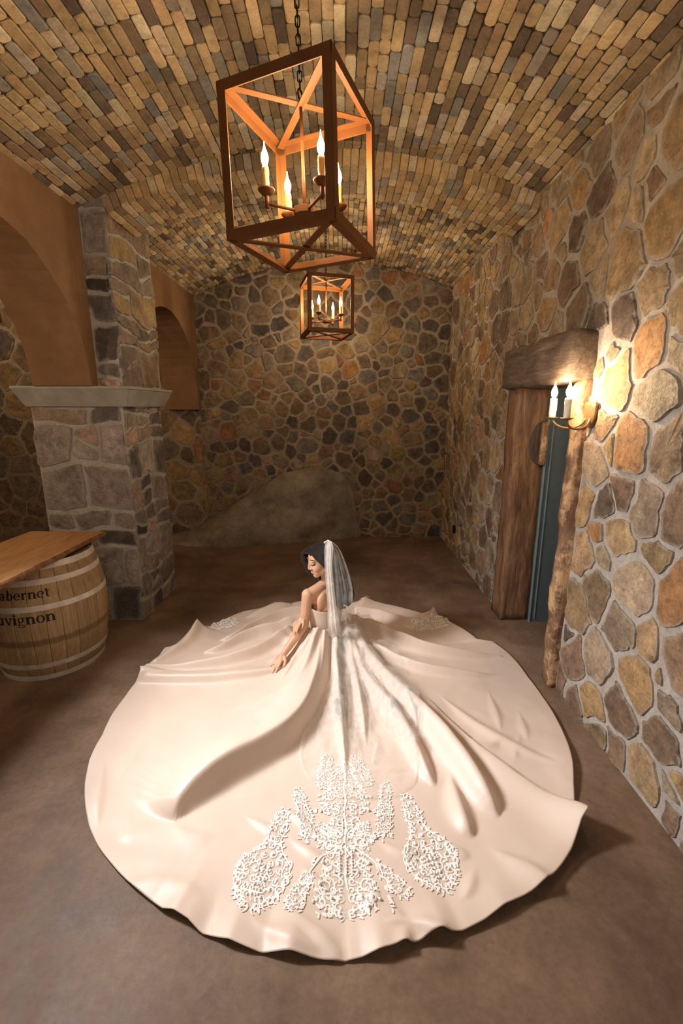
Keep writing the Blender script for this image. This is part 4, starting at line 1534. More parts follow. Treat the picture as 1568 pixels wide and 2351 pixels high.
def skirt_z(X, Y):
    X, Y = np.asarray(X, float), np.asarray(Y, float)
    dx, dy = X - WX, Y - WY
    r = np.hypot(dx, dy)
    th = np.arctan2(dy, dx) % (2 * PI)
    rh = per(th, hr)
    acc = np.zeros_like(r)
    for P2, H2, wl_, wr_ in _rid:
        best = np.full(r.shape, 1e9)
        bs = np.zeros_like(r)
        bh = np.zeros_like(r)
        for k in range(len(P2) - 1):
            a, b = P2[k], P2[k + 1]
            d = b - a
            L2 = d @ d + 1e-12
            t = np.clip(((X - a[0]) * d[0] + (Y - a[1]) * d[1]) / L2, 0, 1)
            ex, ey = X - a[0] - t * d[0], Y - a[1] - t * d[1]
            dist = np.hypot(ex, ey)
            m = dist < best
            best = np.where(m, dist, best)
            bs = np.where(m, d[0] * ey - d[1] * ex, bs)
            bh = np.where(m, H2[k] + (H2[k + 1] - H2[k]) * t, bh)
        w = np.where(bs > 0, wl_, wr_) * np.clip(bh / (H2.max() + 1e-9), 0.02, 1.0) ** 0.8
        e = bh * np.exp(-(best / w) ** 2)
        acc += np.maximum(e, 0) ** 3
    ridge = acc ** (1 / 3)
    mound = 0.165 * np.exp(-(r / 0.24) ** 2) + 0.030 * np.exp(-(r / 0.62) ** 2)
    pleat = np.sin(th * 13 + 2.2 * np.sin(th * 3.0)) * 0.5 + np.sin(th * 23 + 1.0) * 0.3
    pl = pleat * 0.026 * np.clip((r - 0.10) / 0.12, 0, 1) * np.exp(-((r - 0.1) / 0.42) ** 2)
    lift = per(th, hz) * np.exp(-((rh - r) / 0.13) ** 2)
    wr = vnoise(X, Y, 7.0, 2) * 0.0035 + vnoise(X, Y, 16.0, 5) * 0.0014
    # centre back seam
    seam = -0.004 * np.exp(-((X - 0.012) / 0.006) ** 2) * (Y < 1.5)
    return np.maximum(0.010 + ridge + mound + pl + lift + wr + seam, 0.004)

bride = empty('person', (WX, WY, 0), 'bride in strapless champagne gown and long veil seated on the floor, looking down left', 'person')

NT, NR = 860, 270
th = np.linspace(0, 2 * PI, NT, endpoint=False)
# finer where hem corners sit is not needed: the outline is interpolated between measured points
rh = per(th, hr)
tt = np.linspace(0, 1, NR)
WRX, WRY = 0.112, 0.088
tyaw = R(35)
TF = Vector((-math.sin(tyaw), math.cos(tyaw), 0))
TL = Vector((-math.cos(tyaw), -math.sin(tyaw), 0))
# waist ellipse radius in each direction
ca = np.cos(th) * TL.x + np.sin(th) * TL.y
cb = np.cos(th) * TF.x + np.sin(th) * TF.y
rw = 1 / np.sqrt((ca / WRX) ** 2 + (cb / WRY) ** 2)
Rg = rw[:, None] + (rh - rw)[:, None] * (tt[None, :] ** 1.08)
X = WX + Rg * np.cos(th)[:, None]
Y = WY + Rg * np.sin(th)[:, None]
Z = skirt_z(X, Y)
# gather into the waist
g = np.clip((Rg - rw[:, None]) / 0.035, 0, 1)
Z = np.where(g < 1, 0.205 * (1 - g) + Z * g, Z)
V = np.stack([X, Y, Z], -1).reshape(-1, 3)
ii = np.arange(NT)[:, None] * NR + np.arange(NR - 1)[None, :]
jj = ((np.arange(NT) + 1) % NT)[:, None] * NR + np.arange(NR - 1)[None, :]
Fq = np.stack([ii, ii + 1, jj + 1, jj], -1).reshape(-1, 4)
# turn the hem under: one more ring, just inside and below
hemv = np.stack([WX + (rh - 0.006) * np.cos(th), WY + (rh - 0.006) * np.sin(th), np.maximum(Z[:, -1] - 0.008, 0.001)], -1)
n0 = len(V)
V = np.vstack([V, hemv])
a = np.arange(NT)
Fh = np.stack([a * NR + NR - 1, n0 + a, n0 + (a + 1) % NT, ((a + 1) % NT) * NR + NR - 1], -1)
me = bpy.data.meshes.new('gown_skirt')
me.from_pydata(V.tolist(), [], np.vstack([Fq, Fh]).tolist())
me.polygons.foreach_set('use_smooth', [True] * len(me.polygons))
me.materials.append(M['satin'])
skirt = link(bpy.data.objects.new('gown', me))
parent(skirt, bride)
skirt['label'] = 'champagne satin skirt spread in a wide circle'

# bodice
def ring_pt(ang, rl, rf, z, c=(WX, WY)):
    p = TL * (rl * math.cos(ang)) + TF * (rf * math.sin(ang))
    return Vector((c[0] + p.x, c[1] + p.y, z))
vs = []
nb, mbn = 64, 22
for i in range(nb):
    a = 2 * PI * i / nb
    ztop = 0.405 + 0.045 * math.sin(a)          # lower at the back, higher at the front
    for k in range(mbn):
        t = k / (mbn - 1)
        z = 0.165 + (ztop - 0.165) * t
        rl = interp(z, [(0.165, 0.118), (0.21, 0.113), (0.30, 0.126), (0.38, 0.146), (0.46, 0.150)])
        rf = interp(z, [(0.165, 0.093), (0.21, 0.089), (0.30, 0.102), (0.38, 0.113), (0.46, 0.112)])
        e = 0.0016 * math.sin(z * 210 + a * 3) * math.exp(-((z - 0.2) / 0.05) ** 2)
        sy = 0.008 * (z - 0.2)
        vs.append(ring_pt(a, rl + e, rf + e, z))
for i in range(nb):
    a = 2 * PI * i / nb
    v = Vector(vs[i * mbn + mbn - 1])
    cc = Vector((WX, WY, v.z))
    vs.append(v + (cc - v).normalized() * 0.006 - Vector((0, 0, 0.004)))
fs = grid_faces(nb, mbn, True)
b0 = nb * mbn
for i in range(nb):
    j = (i + 1) % nb
    fs.append((i * mbn + mbn - 1, j * mbn + mbn - 1, b0 + j, b0 + i))
MB().add(vs, fs).build('bodice', M['satin'], bride, True)
# waist seam and a small fabric loop at the back
wv = [ring_pt(2 * PI * i / 48, 0.1165, 0.0925, 0.205) for i in range(48)]
MB().tube(wv, 0.0035, 6, closed=True).build('waist_seam', M['satin'], bride, True)
lp = []
lc = fy(757, 1446, 2.925)
for k in range(12):
    a = 2 * PI * k / 12
    lp.append(lc + Vector((0.020 * math.cos(a), 0, 0.010 * math.sin(a) + 0.006 * math.cos(a))))
MB().tube(lp, 0.0035, 6, closed=True).build('sash_loop', M['satin'], bride, True)

# ================================================================== lace appliques
GX, GY = np.linspace(-1.75, 1.45, 321), np.linspace(0.9, 4.1, 321)
GZ = skirt_z(*np.meshgrid(GX, GY, indexing='ij'))
def sk(x, y):
    i, j = min(max((x + 1.75) / 0.01, 0), 319.99), min(max((y - 0.9) / 0.01, 0), 319.99)
    a, b = int(i), int(j)
    u, v = i - a, j - b
    return float((GZ[a, b] * (1 - u) + GZ[a + 1, b] * u) * (1 - v) + (GZ[a, b + 1] * (1 - u) + GZ[a + 1, b + 1] * u) * v)

class Lace:
    def __init__(s, p_tip, p_base, width, seed):
        s.o = fz(*p_tip)
        e = fz(*p_base)
        d = e - s.o
        s.L = d.length
        s.V = d.normalized()
        s.U = Vector((0, 0, 1)).cross(s.V)
        s.W = width
        s.pts = []
        s.polys = []
        s.rng = random.Random(seed)
    def line(s, pts, w, h=0.0028):
        s.polys.append((pts, w, h))
    def spiral(s, cx, cy, r, a0, turns, w, flip=1, tail=None):
        n = int(14 * turns) + 4
        pts = []
        for k in range(n):
            t = k / (n - 1)
            a = a0 + flip * turns * 2 * PI * t
            rr = r * (1 - 0.86 * t)
            pts.append((cx + rr * math.cos(a), cy + rr * math.sin(a)))
        s.line(pts, w)
    def leaf(s, x, y, ang, ln, w):
        n = 6
        c = s.rng.uniform(-0.9, 0.9)
        pts = []
        for k in range(n):
            t = k / (n - 1)
            a = ang + c * t
            pts.append((x + ln * t * math.cos(a), y + ln * t * math.sin(a)))
        s.line(pts, w)
    def bead(s, x, y, r):
        s.pts.append((x, y, r))
    def build(s, net=None):
        mb = MB()
        allp, seg = [], []
        for pts, w, h in s.polys:
            n = len(pts)
            st = len(allp)
            for k, (x, y) in enumerate(pts):
                a, b = pts[max(k - 1, 0)], pts[min(k + 1, n - 1)]
                dx, dy = b[0] - a[0], b[1] - a[1]
                l_ = math.hypot(dx, dy) or 1
                nx, ny = -dy / l_, dx / l_
                tp = 0.45 + 0.55 * math.sin(PI * (k + 0.7) / (n + 0.4))
                for e, hh in ((-1, 0.0008), (0, 1), (1, 0.0008)):
                    allp.append((x + nx * e * w * tp / 2, y + ny * e * w * tp / 2, h * tp if hh == 1 else 0.0008))
            seg.append((st, n))
        for st, n in seg:
            for k in range(n - 1):
                for q in range(2):
                    a = st + k * 3 + q
                    mb.f.append((a, a + 3, a + 4, a + 1))
        for (x, y, r) in s.pts:
            st = len(allp)
            for k in range(6):
                a = PI * k / 3
                allp.append((x + r * math.cos(a), y + r * math.sin(a), 0.001))
            for k in range(6):
                a = PI * k / 3
                allp.append((x + r * 0.7 * math.cos(a), y + r * 0.7 * math.sin(a), r * 0.9 + 0.001))
            allp.append((x, y, r * 1.25 + 0.001))
            for k in range(6):
                j = (k + 1) % 6
                mb.f.append((st + k, st + j, st + 6 + j, st + 6 + k))
                mb.f.append((st + 6 + k, st + 6 + j, st + 12))
        A = np.array(allp)
        wx = s.o.x + A[:, 0] * s.U.x + A[:, 1] * s.V.x
        wy = s.o.y + A[:, 0] * s.U.y + A[:, 1] * s.V.y
        wz = skirt_z(wx, wy) + 0.0022 + A[:, 2]
        mb.v = list(zip(wx.tolist(), wy.tolist(), wz.tolist()))
        o = mb.build('lace_applique', M['lace'], skirt, True)
        if net:
            nb_ = MB()
            # net backing following the motif outline
            rows = []
            for (y, w0, w1) in net:
                rows.append([(w0 + (w1 - w0) * k / 8, y) for k in range(9)])
            P = np.array([p for r_ in rows for p in r_])
            wx = s.o.x + P[:, 0] * s.U.x + P[:, 1] * s.V.x
            wy = s.o.y + P[:, 0] * s.U.y + P[:, 1] * s.V.y
            wz = skirt_z(wx, wy) + 0.0028
            nb_.v = list(zip(wx.tolist(), wy.tolist(), wz.tolist()))
            nb_.f = [(i * 9 + k, i * 9 + k + 1, i * 9 + 10 + k, i * 9 + 9 + k) for i in range(len(rows) - 1) for k in range(8)]
            nb_.build('lace_net', M['net'], skirt, True)
        return o

def teardrop(tip, base, width, seed, sc=1.0, bulb=True):
    """scrolled drop: narrow tip, full end"""
    a = Lace(tip, base, width, seed)
    L, W, g = a.L, width, a.rng
    prof = [(0.0, 0.10), (0.12, 0.26), (0.25, 0.36), (0.34, 0.26), (0.45, 0.46), (0.58, 0.95), (0.68, 1.0), (0.8, 0.92), (0.92, 0.6), (1.0, 0.14)] if bulb else [(0.0, 0.12), (0.12, 0.5), (0.25, 0.8), (0.38, 0.5), (0.55, 0.95), (0.7, 0.75), (0.86, 0.85), (1.0, 0.3)]
    wd = lambda t: interp(t, prof) * W / 2
    w = 0.0074 * sc
    n = max(5, int(L / (0.031 * sc)))
    for k in range(n):
        t = (k + 0.5) / n
        ww = wd(t)
        m = max(1, int(round(2 * ww / (0.033 * sc))))
        for q in range(m):
            u = (-ww + 2 * ww * (q + 0.5) / m) + g.uniform(-0.006, 0.006)
            r = min(0.0185 * sc, ww * 0.9 + 0.004) * g.uniform(0.8, 1.1)
            a.spiral(u, t * L + g.uniform(-0.008, 0.008), r, g.uniform(0, 6.28), g.uniform(0.9, 1.4), w * 0.9, g.choice((1, -1)))
            a.bead(u, t * L, 0.0052 * sc)
            for _ in range(2):
                a.leaf(u + g.uniform(-0.012, 0.012), t * L + g.uniform(-0.012, 0.012), g.uniform(0, 6.28), 0.016 * sc, w)
    # outer scrolls and leaves round the rim
    k = 0.0
    while k < 1.0:
        ww = wd(k)
        for sd in (-1, 1):
            ang = (0 if sd > 0 else PI) + g.uniform(-0.5, 0.5) + (0.5 if k > 0.8 else -0.3) * sd
            a.leaf(sd * ww * 0.9, k * L, ang, 0.015 * sc * g.uniform(0.7, 1.3), w * 1.1)
            a.leaf(sd * ww * 0.75, k * L, ang + 0.8, 0.012 * sc, w * 0.9)
        k += 0.026 * sc / L * 1.0
    rim = [(wd(t) * 0.92, t * L) for t in np.linspace(0.04, 0.99, 26)]
    a.line(rim, w * 0.8)
    a.line([(-x, y) for x, y in rim], w * 0.8)
    if bulb:
        for q in (-1, 0, 1):
            for k in range(7):
                a.bead(q * W * 0.09 * (1 - 0.08 * k), L * (0.62 + 0.042 * k), 0.0055 * sc)
        for sd in (-1, 1):
            for k in range(5):
                a.spiral(sd * W * (0.10 + 0.07 * k), L * (0.985 - 0.03 * k), 0.020 * sc, PI / 2, 0.75, w, sd)
    a.build([(t * L, -wd(t) * 0.95, wd(t) * 0.95) for t in np.linspace(0.03, 0.98, 16)])

teardrop((655, 1862), (572, 2098), 0.225, 1)
teardrop((929, 1832), (1022, 2056), 0.215, 2)
teardrop((683, 1815), (712, 1932), 0.076, 3, 0.75, False)
teardrop((886, 1800), (880, 1922), 0.076, 4, 0.75, False)
teardrop((716, 2008), (661, 2098), 0.068, 5, 0.75, False)
teardrop((868, 1992), (938, 2066), 0.068, 6, 0.75, False)
teardrop((752, 1735), (742, 1818), 0.088, 7, 0.8, False)
teardrop((812, 1742), (842, 1812), 0.096, 8, 0.8, False)
teardrop((732, 1896), (768, 1928), 0.050, 9, 0.6, False)
teardrop((846, 1894), (812, 1928), 0.050, 10, 0.6, False)
teardrop((485, 1450), (545, 1432), 0.16, 12, 1.0, False)
teardrop((940, 1448), (1030, 1436), 0.16, 13, 1.0, False)
teardrop((830, 1396), (842, 1384), 0.07, 14, 0.8, False)
# the large symmetrical centre motif
a = Lace((788, 1690), (797, 2112), 0.3, 15)
L = a.L
w = 0.0076
a.line([(0.004 * math.sin(k), L * t) for k, t in enumerate(np.linspace(0, 0.9, 40))], 0.010)
cw = [(0.0, 0.02), (0.3, 0.035), (0.42, 0.10), (0.5, 0.12), (0.56, 0.05), (0.66, 0.13), (0.72, 0.10), (0.78, 0.085), (0.84, 0.10), (0.92, 0.13), (1.0, 0.075)]
for sd in (-1, 1):
    for t, u, r, tr, fl in ((0.40, 0.040, 0.026, 1.3, 1), (0.45, 0.085, 0.030, 1.4, -1), (0.51, 0.055, 0.028, 1.3, 1), (0.53, 0.105, 0.022, 1.2, 1), (0.60, 0.030, 0.022, 1.2, -1),
                            (0.655, 0.035, 0.026, 1.3, 1), (0.695, 0.075, 0.034, 1.4, -1), (0.675, 0.125, 0.030, 1.3, 1), (0.655, 0.165, 0.022, 1.2, -1), (0.73, 0.035, 0.030, 1.2, 1),
                            (0.79, 0.090, 0.036, 1.4, 1), (0.83, 0.045, 0.024, 1.2, -1), (0.885, 0.100, 0.050, 1.7, -1), (0.945, 0.120, 0.034, 1.4, 1), (0.93, 0.055, 0.030, 1.3, 1), (0.975, 0.075, 0.026, 1.2, -1), (0.985, 0.025, 0.020, 1.1, 1)):
        a.spiral(sd * u * 0.76, t * L, r * 0.74, PI / 2 * sd, tr, w, fl * sd)
        a.bead(sd * u, t * L, 0.0065)
        for q in range(3):
            an = a.rng.uniform(-0.8, 0.8) + (0 if sd > 0 else PI)
            a.leaf(sd * (u + r * 0.8), t * L + a.rng.uniform(-0.02, 0.02), an, 0.017, w)
    for k in range(12):
        a.leaf(sd * (0.15 + 0.004 * (k % 3)), L * (0.86 + 0.011 * k), (0 if sd > 0 else PI) + a.rng.uniform(-0.3, 0.9) * sd, 0.018, w)
    a.line([(sd * 0.01 + sd * 0.13 * math.sin(t * 1.5), L * (0.70 + 0.14 * t)) for t in np.linspace(0, 1, 14)], w)
    a.line([(sd * 0.15 * (t ** 0.7), L * (0.72 - 0.06 * t)) for t in np.linspace(0, 1, 12)], w)
rows = 26
for k in range(rows):
    t = 0.24 + 0.75 * k / (rows - 1)
    ww = interp(t, cw) * 0.86
    m_ = max(1, int(ww / 0.034))
    for q in range(m_):
        u = ww * (q + 0.55) / m_ + a.rng.uniform(-0.004, 0.004)
        r_ = a.rng.uniform(0.012, 0.017)
        tr, an, y_ = a.rng.uniform(0.9, 1.3), a.rng.uniform(0, 6.28), t * L + a.rng.uniform(-0.006, 0.006)
        l_an = a.rng.uniform(-1.2, 1.2)
        for sd in (-1, 1):
            a.spiral(sd * u, y_, r_, an if sd > 0 else PI - an, tr, w * 0.9, sd)
            a.leaf(sd * (u + 0.012), y_, l_an if sd > 0 else PI - l_an, 0.018, w)
    for sd in (-1, 1):
        a.leaf(sd * ww, t * L, (0.4 if sd > 0 else PI - 0.4), 0.016, w)
        a.leaf(sd * ww, t * L + 0.008, (-0.5 if sd > 0 else PI + 0.5), 0.014, w)
for k in range(24):
    a.bead(0.010 * (1 if k % 2 else -1), L * (0.30 + 0.02 * k), 0.0055)
for q in (-0.024, 0, 0.024):
    for k in range(8):
        a.bead(q, L * (0.74 + 0.014 * k), 0.006)
a.build([(t * L, -interp(t, cw) * 0.95, interp(t, cw) * 0.95) for t in np.linspace(0.2, 1.0, 30)])
# ================================================================== body
def add_ball(mb, c, r, M3=None, n=14, m=9):
    """sphere or ellipsoid; r = radius or (ra, rb, rc) along the columns of M3"""
    c = Vector(c)
    rr = r if hasattr(r, '__len__') else (r, r, r)
    vs = [None]
    pts = []
    for k in range(m + 1):
        p = PI * k / m
        for i in range(n):
            a = 2 * PI * i / n
            v = Vector((rr[0] * math.sin(p) * math.cos(a), rr[1] * math.sin(p) * math.sin(a), rr[2] * math.cos(p)))
            pts.append(c + (M3 @ v if M3 is not None else v))
    fs = []
    for k in range(m):
        for i in range(n):
            fs.append((k * n + i, (k + 1) * n + i, (k + 1) * n + (i + 1) % n, k * n + (i + 1) % n))
    mb.add(pts, fs)

def add_limb(mb, pts, rads, n=12):
    """tapered round limb through the points"""
    for k in range(len(pts) - 1):
        a, b = Vector(pts[k]), Vector(pts[k + 1])
        ra, rb = rads[k], rads[k + 1]
        L = (b - a).length
        s = max(2, int(L / (min(ra, rb) * 0.22)))
        for i in range(s + 1):
            t = i / s
            add_ball(mb, a.lerp(b, t), ra + (rb - ra) * t, None, n, 7)

def remesh(mb, voxel, smooth_it, name):
    me = mb.mesh(name)
    o = link(bpy.data.objects.new(name, me))
    m = o.modifiers.new('r', 'REMESH')
    m.mode = 'VOXEL'
    m.voxel_size = voxel
    s = o.modifiers.new('s', 'SMOOTH')
    s.factor = 0.5
    s.iterations = smooth_it
    dg = bpy.context.evaluated_depsgraph_get()
    me2 = bpy.data.meshes.new_from_object(o.evaluated_get(dg))
    bpy.data.objects.remove(o)
    bpy.data.meshes.remove(me)
    me2.name = name
    me2.polygons.foreach_set('use_smooth', [True] * len(me2.polygons))
    return me2

def axes(x, y, z):
    return Matrix((x, y, z)).transposed()

ZU = Vector((0, 0, 1))
TC = Vector((-0.105, 3.035, 0))                 # torso axis
body = MB()
MT = axes(TL, TF, ZU)
for z, rl, rf, rz in ((0.10, 0.140, 0.115, 0.10), (0.20, 0.103, 0.080, 0.10), (0.29, 0.112, 0.088, 0.10), (0.37, 0.130, 0.096, 0.09), (0.435, 0.140, 0.082, 0.075), (0.475, 0.120, 0.062, 0.045)):
    add_ball(body, TC + ZU * z, (rl, rf, rz), MT, 22, 14)
# shoulder blades and spine line
for s in (-1, 1):
    add_ball(body, TC + TL * (0.070 * s) - TF * 0.058 + ZU * 0.420, (0.046, 0.022, 0.070), MT, 16, 11)
SL = TC + TL * 0.158 + ZU * 0.482
SR = TC - TL * 0.158 + ZU * 0.482
NB = TC + ZU * 0.515
for S in (SL, SR):
    add_limb(body, [NB + ZU * 0.025, NB.lerp(S, 0.5) + ZU * 0.004, S - ZU * 0.004], [0.036, 0.041, 0.042], 16)
    add_ball(body, S - ZU * 0.012, (0.043, 0.043, 0.052), None, 18, 12)
# ---- head frame: she looks left, a little towards the camera and down
hy, hd_ = R(68), R(16)
HF = Vector((-math.sin(hy) * math.cos(hd_), -math.cos(hy) * math.cos(hd_), -math.sin(hd_)))
HL = ZU.cross(HF).normalized()
HU = HF.cross(HL).normalized()
HC = fy(737, 1284, 3.0)
HS = 1.0
MH = axes(HF, HL, HU)
def hp_(a, b, c):
    return HC + (HF * a + HL * b + HU * c) * HS
add_limb(body, [NB - ZU * 0.02, NB + ZU * 0.03, hp_(-0.022, 0, -0.075)], [0.052, 0.044, 0.046])
add_ball(body, hp_(-0.012, 0, 0.028), (0.093, 0.073, 0.088), MH, 24, 16)
add_ball(body, hp_(0.030, 0, -0.020), (0.057, 0.062, 0.080), MH, 22, 14)
add_ball(body, hp_(0.038, 0, -0.060), (0.050, 0.050, 0.050), MH, 18, 12)
add_ball(body, hp_(0.060, 0, -0.094), (0.026, 0.027, 0.022), MH)
for s in (-1, 1):
    add_ball(body, hp_(0.050, 0.034 * s, -0.034), (0.034, 0.027, 0.032), MH)
    add_ball(body, hp_(0.012, 0.050 * s, -0.066), (0.036, 0.012, 0.030), MH)
    add_ball(body, hp_(0.066, 0.030 * s, 0.028), (0.018, 0.026, 0.012), MH)
    add_ball(body, hp_(0.071, 0.031 * s, 0.006), (0.013, 0.016, 0.012), MH)      # closed lids
    add_ball(body, hp_(-0.008, 0.072 * s, -0.012), (0.020, 0.008, 0.028), MH)     # ears
    add_ball(body, hp_(0.092, 0.0115 * s, -0.034), 0.0085, None, 10, 7)           # nostril wings
add_limb(body, [hp_(0.080, 0, 0.018), hp_(0.092, 0, -0.004), hp_(0.099, 0, -0.029)], [0.0085, 0.0080, 0.0098])
add_limb(body, [hp_(0.080, -0.016, -0.055), hp_(0.089, 0, -0.057), hp_(0.080, 0.016, -0.055)], [0.005, 0.0068, 0.005])
add_limb(body, [hp_(0.079, -0.014, -0.066), hp_(0.088, 0, -0.069), hp_(0.079, 0.014, -0.066)], [0.005, 0.0070, 0.005])
# ---- left arm resting on the skirt
EL = Vector((-0.262, 2.925, 0.262))
wr0 = fz(652, 1500, 0.125)
tip0 = fz(619, 1543, 0.085)
zw = max(0.118, sk(wr0.x, wr0.y) + 0.030)
WRL = fz(652, 1500, zw)
ztip = sk(tip0.x, tip0.y) + 0.012
TIP = fz(619, 1543, ztip)
add_limb(body, [SL, SL.lerp(EL, 0.5), EL], [0.043, 0.037, 0.033])
add_limb(body, [EL, EL.lerp(WRL, 0.3), EL.lerp(WRL, 0.7), WRL], [0.033, 0.034, 0.027, 0.0215])

def hand(mb, wrist, fwd, side, down, curl, splay=0.10, thumb_side=1, sc=0.92, lens=(0.066, 0.075, 0.070, 0.055)):
    """palm and five jointed fingers; fwd along the fingers, side towards the thumb, down towards the palm"""
    Mh = axes(fwd, side, down)
    add_limb(mb, [wrist, wrist + fwd * 0.03 * sc], [0.0205, 0.019], 10)
    add_ball(mb, wrist + fwd * 0.046 * sc, (0.042 * sc, 0.036 * sc, 0.0135 * sc), Mh, 14, 9)
    add_ball(mb, wrist + fwd * 0.030 * sc + side * 0.020 * sc + down * 0.006, (0.026 * sc, 0.016 * sc, 0.013 * sc), Mh, 10, 7)
    for k, ln in enumerate(lens):
        o = (1.5 - k) * 0.0178 * sc
        base = wrist + fwd * ((0.080 - 0.004 * abs(k - 1.2) ** 1.5) * sc) + side * o
        d = (fwd + side * splay * (1.5 - k)).normalized()
        p = base
        ang = 0.0
        pts, rad = [wrist + fwd * 0.05 * sc + side * o * 0.85, p], [0.0095 * sc, 0.0095 * sc]
        for j, fr in enumerate((0.46, 0.30, 0.24)):
            ang += curl[j] * (1 + 0.08 * k)
            dd = d * math.cos(ang) + down * math.sin(ang)
            p = p + dd * ln * fr * sc
            pts.append(p)
            rad.append((0.0086, 0.0078, 0.0064)[j] * sc)
        add_limb(mb, pts, rad, 9)
    b = wrist + fwd * 0.022 * sc + side * 0.026 * sc
    p1 = b + (fwd * 0.7 + side * 0.7).normalized() * 0.030 * sc + down * 0.004
    p2 = p1 + (fwd * 0.92 + side * 0.25 + down * 0.25).normalized() * 0.026 * sc
    p3 = p2 + (fwd * 0.95 + side * 0.0 + down * 0.35).normalized() * 0.020 * sc
    add_limb(mb, [b, p1, p2, p3], [0.0125 * sc, 0.0105 * sc, 0.0092 * sc, 0.0072 * sc], 9)

fw = (TIP - WRL).normalized()
dn = Vector((0, 0, -1))
dn = (dn - fw * dn.dot(fw)).normalized()
sd_ = fw.cross(dn).normalized()
if sd_.x < 0:
    sd_ = -sd_
hsc = min(1.05, (TIP - WRL).length / 0.158)
hand(body, WRL, fw, sd_, dn, (0.10, 0.14, 0.10), 0.07, 1, hsc)
# ---- right arm crosses in front of her and the hand holds the left forearm
ER = Vector((-0.055, 3.225, 0.265))
HOLD = EL.lerp(WRL, 0.20)
ax = (WRL - EL).normalized()
ou = Vector((-0.75, -0.55, 0.10))
ou = (ou - ax * ou.dot(ax)).normalized()
fw2 = ax * 0.55 + Vector((0.12, -0.25, -0.75)) * 0.55
fw2 = (fw2 - ou * fw2.dot(ou)).normalized()
HOLD = EL.lerp(WRL, 0.10)
WRR = HOLD + ou * 0.047 - fw2 * 0.062
sd2 = fw2.cross(-ou).normalized()
if sd2.dot(ax) > 0:
    sd2 = -sd2
add_limb(body, [SR, SR.lerp(ER, 0.5), ER], [0.043, 0.037, 0.033])
add_limb(body, [ER, ER.lerp(WRR, 0.5) + TF * 0.02, WRR], [0.033, 0.030, 0.0215])
hand(body, WRR, fw2, sd2, -ou, (0.10, 0.28, 0.30), 0.05, 1, 0.92)

bme = remesh(body, 0.0034, 9, 'body')
def m_skin():
    m = Mat('skin', 0.45, 0.4)
    n = m.noise(8, 4, 0.5)
    m.color(m.mix(m.ramp(n, [(0.35, 0), (0.65, 1)]), (0.56, 0.31, 0.18), (0.62, 0.36, 0.22)))
    m.b.inputs['Subsurface Weight'].default_value = 0.12
    m.b.inputs['Subsurface Radius'].default_value = (0.02, 0.008, 0.004)
    m.b.inputs['Subsurface Scale'].default_value = 0.3
    return m.m
M['skin'] = m_skin()
bme.materials.append(M['skin'])
bo_ = link(bpy.data.objects.new('body', bme))
parent(bo_, bride)
bv_ = BVHTree.FromPolygons([v.co for v in bme.vertices], [p.vertices[:] for p in bme.polygons])

def on_face(b, c, off=0.0008):
    """point of the face surface at height c, sideways b"""
    o = hp_(0.30, b, c)
    loc, nor, i, d = bv_.ray_cast(o, -HF)
    return (loc + nor * off) if loc is not None else hp_(0.09, b, c)

def patch(name, rows, mat, off):
    vs = []
    for r_ in rows:
        for b, c in r_:
            vs.append(on_face(b, c, off))
    nv = len(rows[0])
    return MB().add(vs, grid_faces(len(rows), nv)).build(name, mat, bride, True)
M['lip'] = m_flat('lip_colour', (0.46, 0.17, 0.12), 0.35, 0, 0.5, 0.05)
M['brow'] = m_flat('brow_dark', (0.035, 0.02, 0.014), 0.6, 0, 0.3, 0.1)
M['lash'] = m_flat('lash_black', (0.012, 0.008, 0.007), 0.5, 0, 0.3, 0.1)
M['teeth'] = m_flat('teeth', (0.8, 0.75, 0.68), 0.3, 0, 0.5, 0.02)
lips = []
for i in range(13):
    t = -1 + i / 6
    b = 0.021 * t
    up = -0.0560 + 0.0015 * (1 - abs(t) ** 1.5) + 0.0065 * t * t
    lo = -0.0735 + 0.0105 * t * t + 0.006 * t * t
    lips.append([(b, up + (lo - up) * q / 6) for q in range(7)])
patch('lips', lips, M['lip'], 0.0009)
smile = []
for i in range(11):
    t = -1 + i / 5
    b = 0.017 * t
    c = -0.063 + 0.006 * t * t
    hgt = 0.0020 * (1 - t * t)
    smile.append([(b, c + hgt), (b, c - hgt)])
patch('teeth', smile, M['teeth'], 0.0016)
for s in (-1, 1):
    rows = []
    for i in range(9):
        t = i / 8
        b = s * (0.014 + 0.036 * t)
        c = 0.031 + 0.009 * math.sin(t * 2.2) - 0.004 * t
        th_ = 0.0030 * (1 - 0.5 * t)
        rows.append([(b, c + th_), (b, c - th_)])
    patch('eyebrow', rows, M['brow'], 0.0010)
    rows = []
    for i in range(9):
        t = i / 8
        b = s * (0.015 + 0.034 * t)
        c = 0.000 - 0.0055 * math.sin(PI * t) + 0.003 * t
        th_ = 0.0030 + 0.0012 * t
        rows.append([(b, c + th_), (b, c - th_)])
    patch('eyelashes', rows, M['lash'], 0.0018)

# ================================================================== hair
def m_hair():
    m = Mat('dark_brown_hair', 0.42, 0.5)
    v = m.mapped(m.pos(), (55, 55, 14))
    n = m.noise(3, 5, 0.6, v, 0.6)
    m.color(m.ramp(n, [(0.35, (0.010, 0.006, 0.005)), (0.7, (0.032, 0.019, 0.013))]))
    m.bump(n, 1.0, 0.02)
    return m.m
M['hair'] = m_hair()
hair = MB()
rh_ = random.Random(6)
# cap over the skull, open over the face
add_ball(hair, hp_(-0.020, 0, 0.040), (0.096, 0.084, 0.090), MH, 24, 16)
add_ball(hair, hp_(-0.050, 0, -0.02), (0.066, 0.076, 0.10), MH, 20, 14)
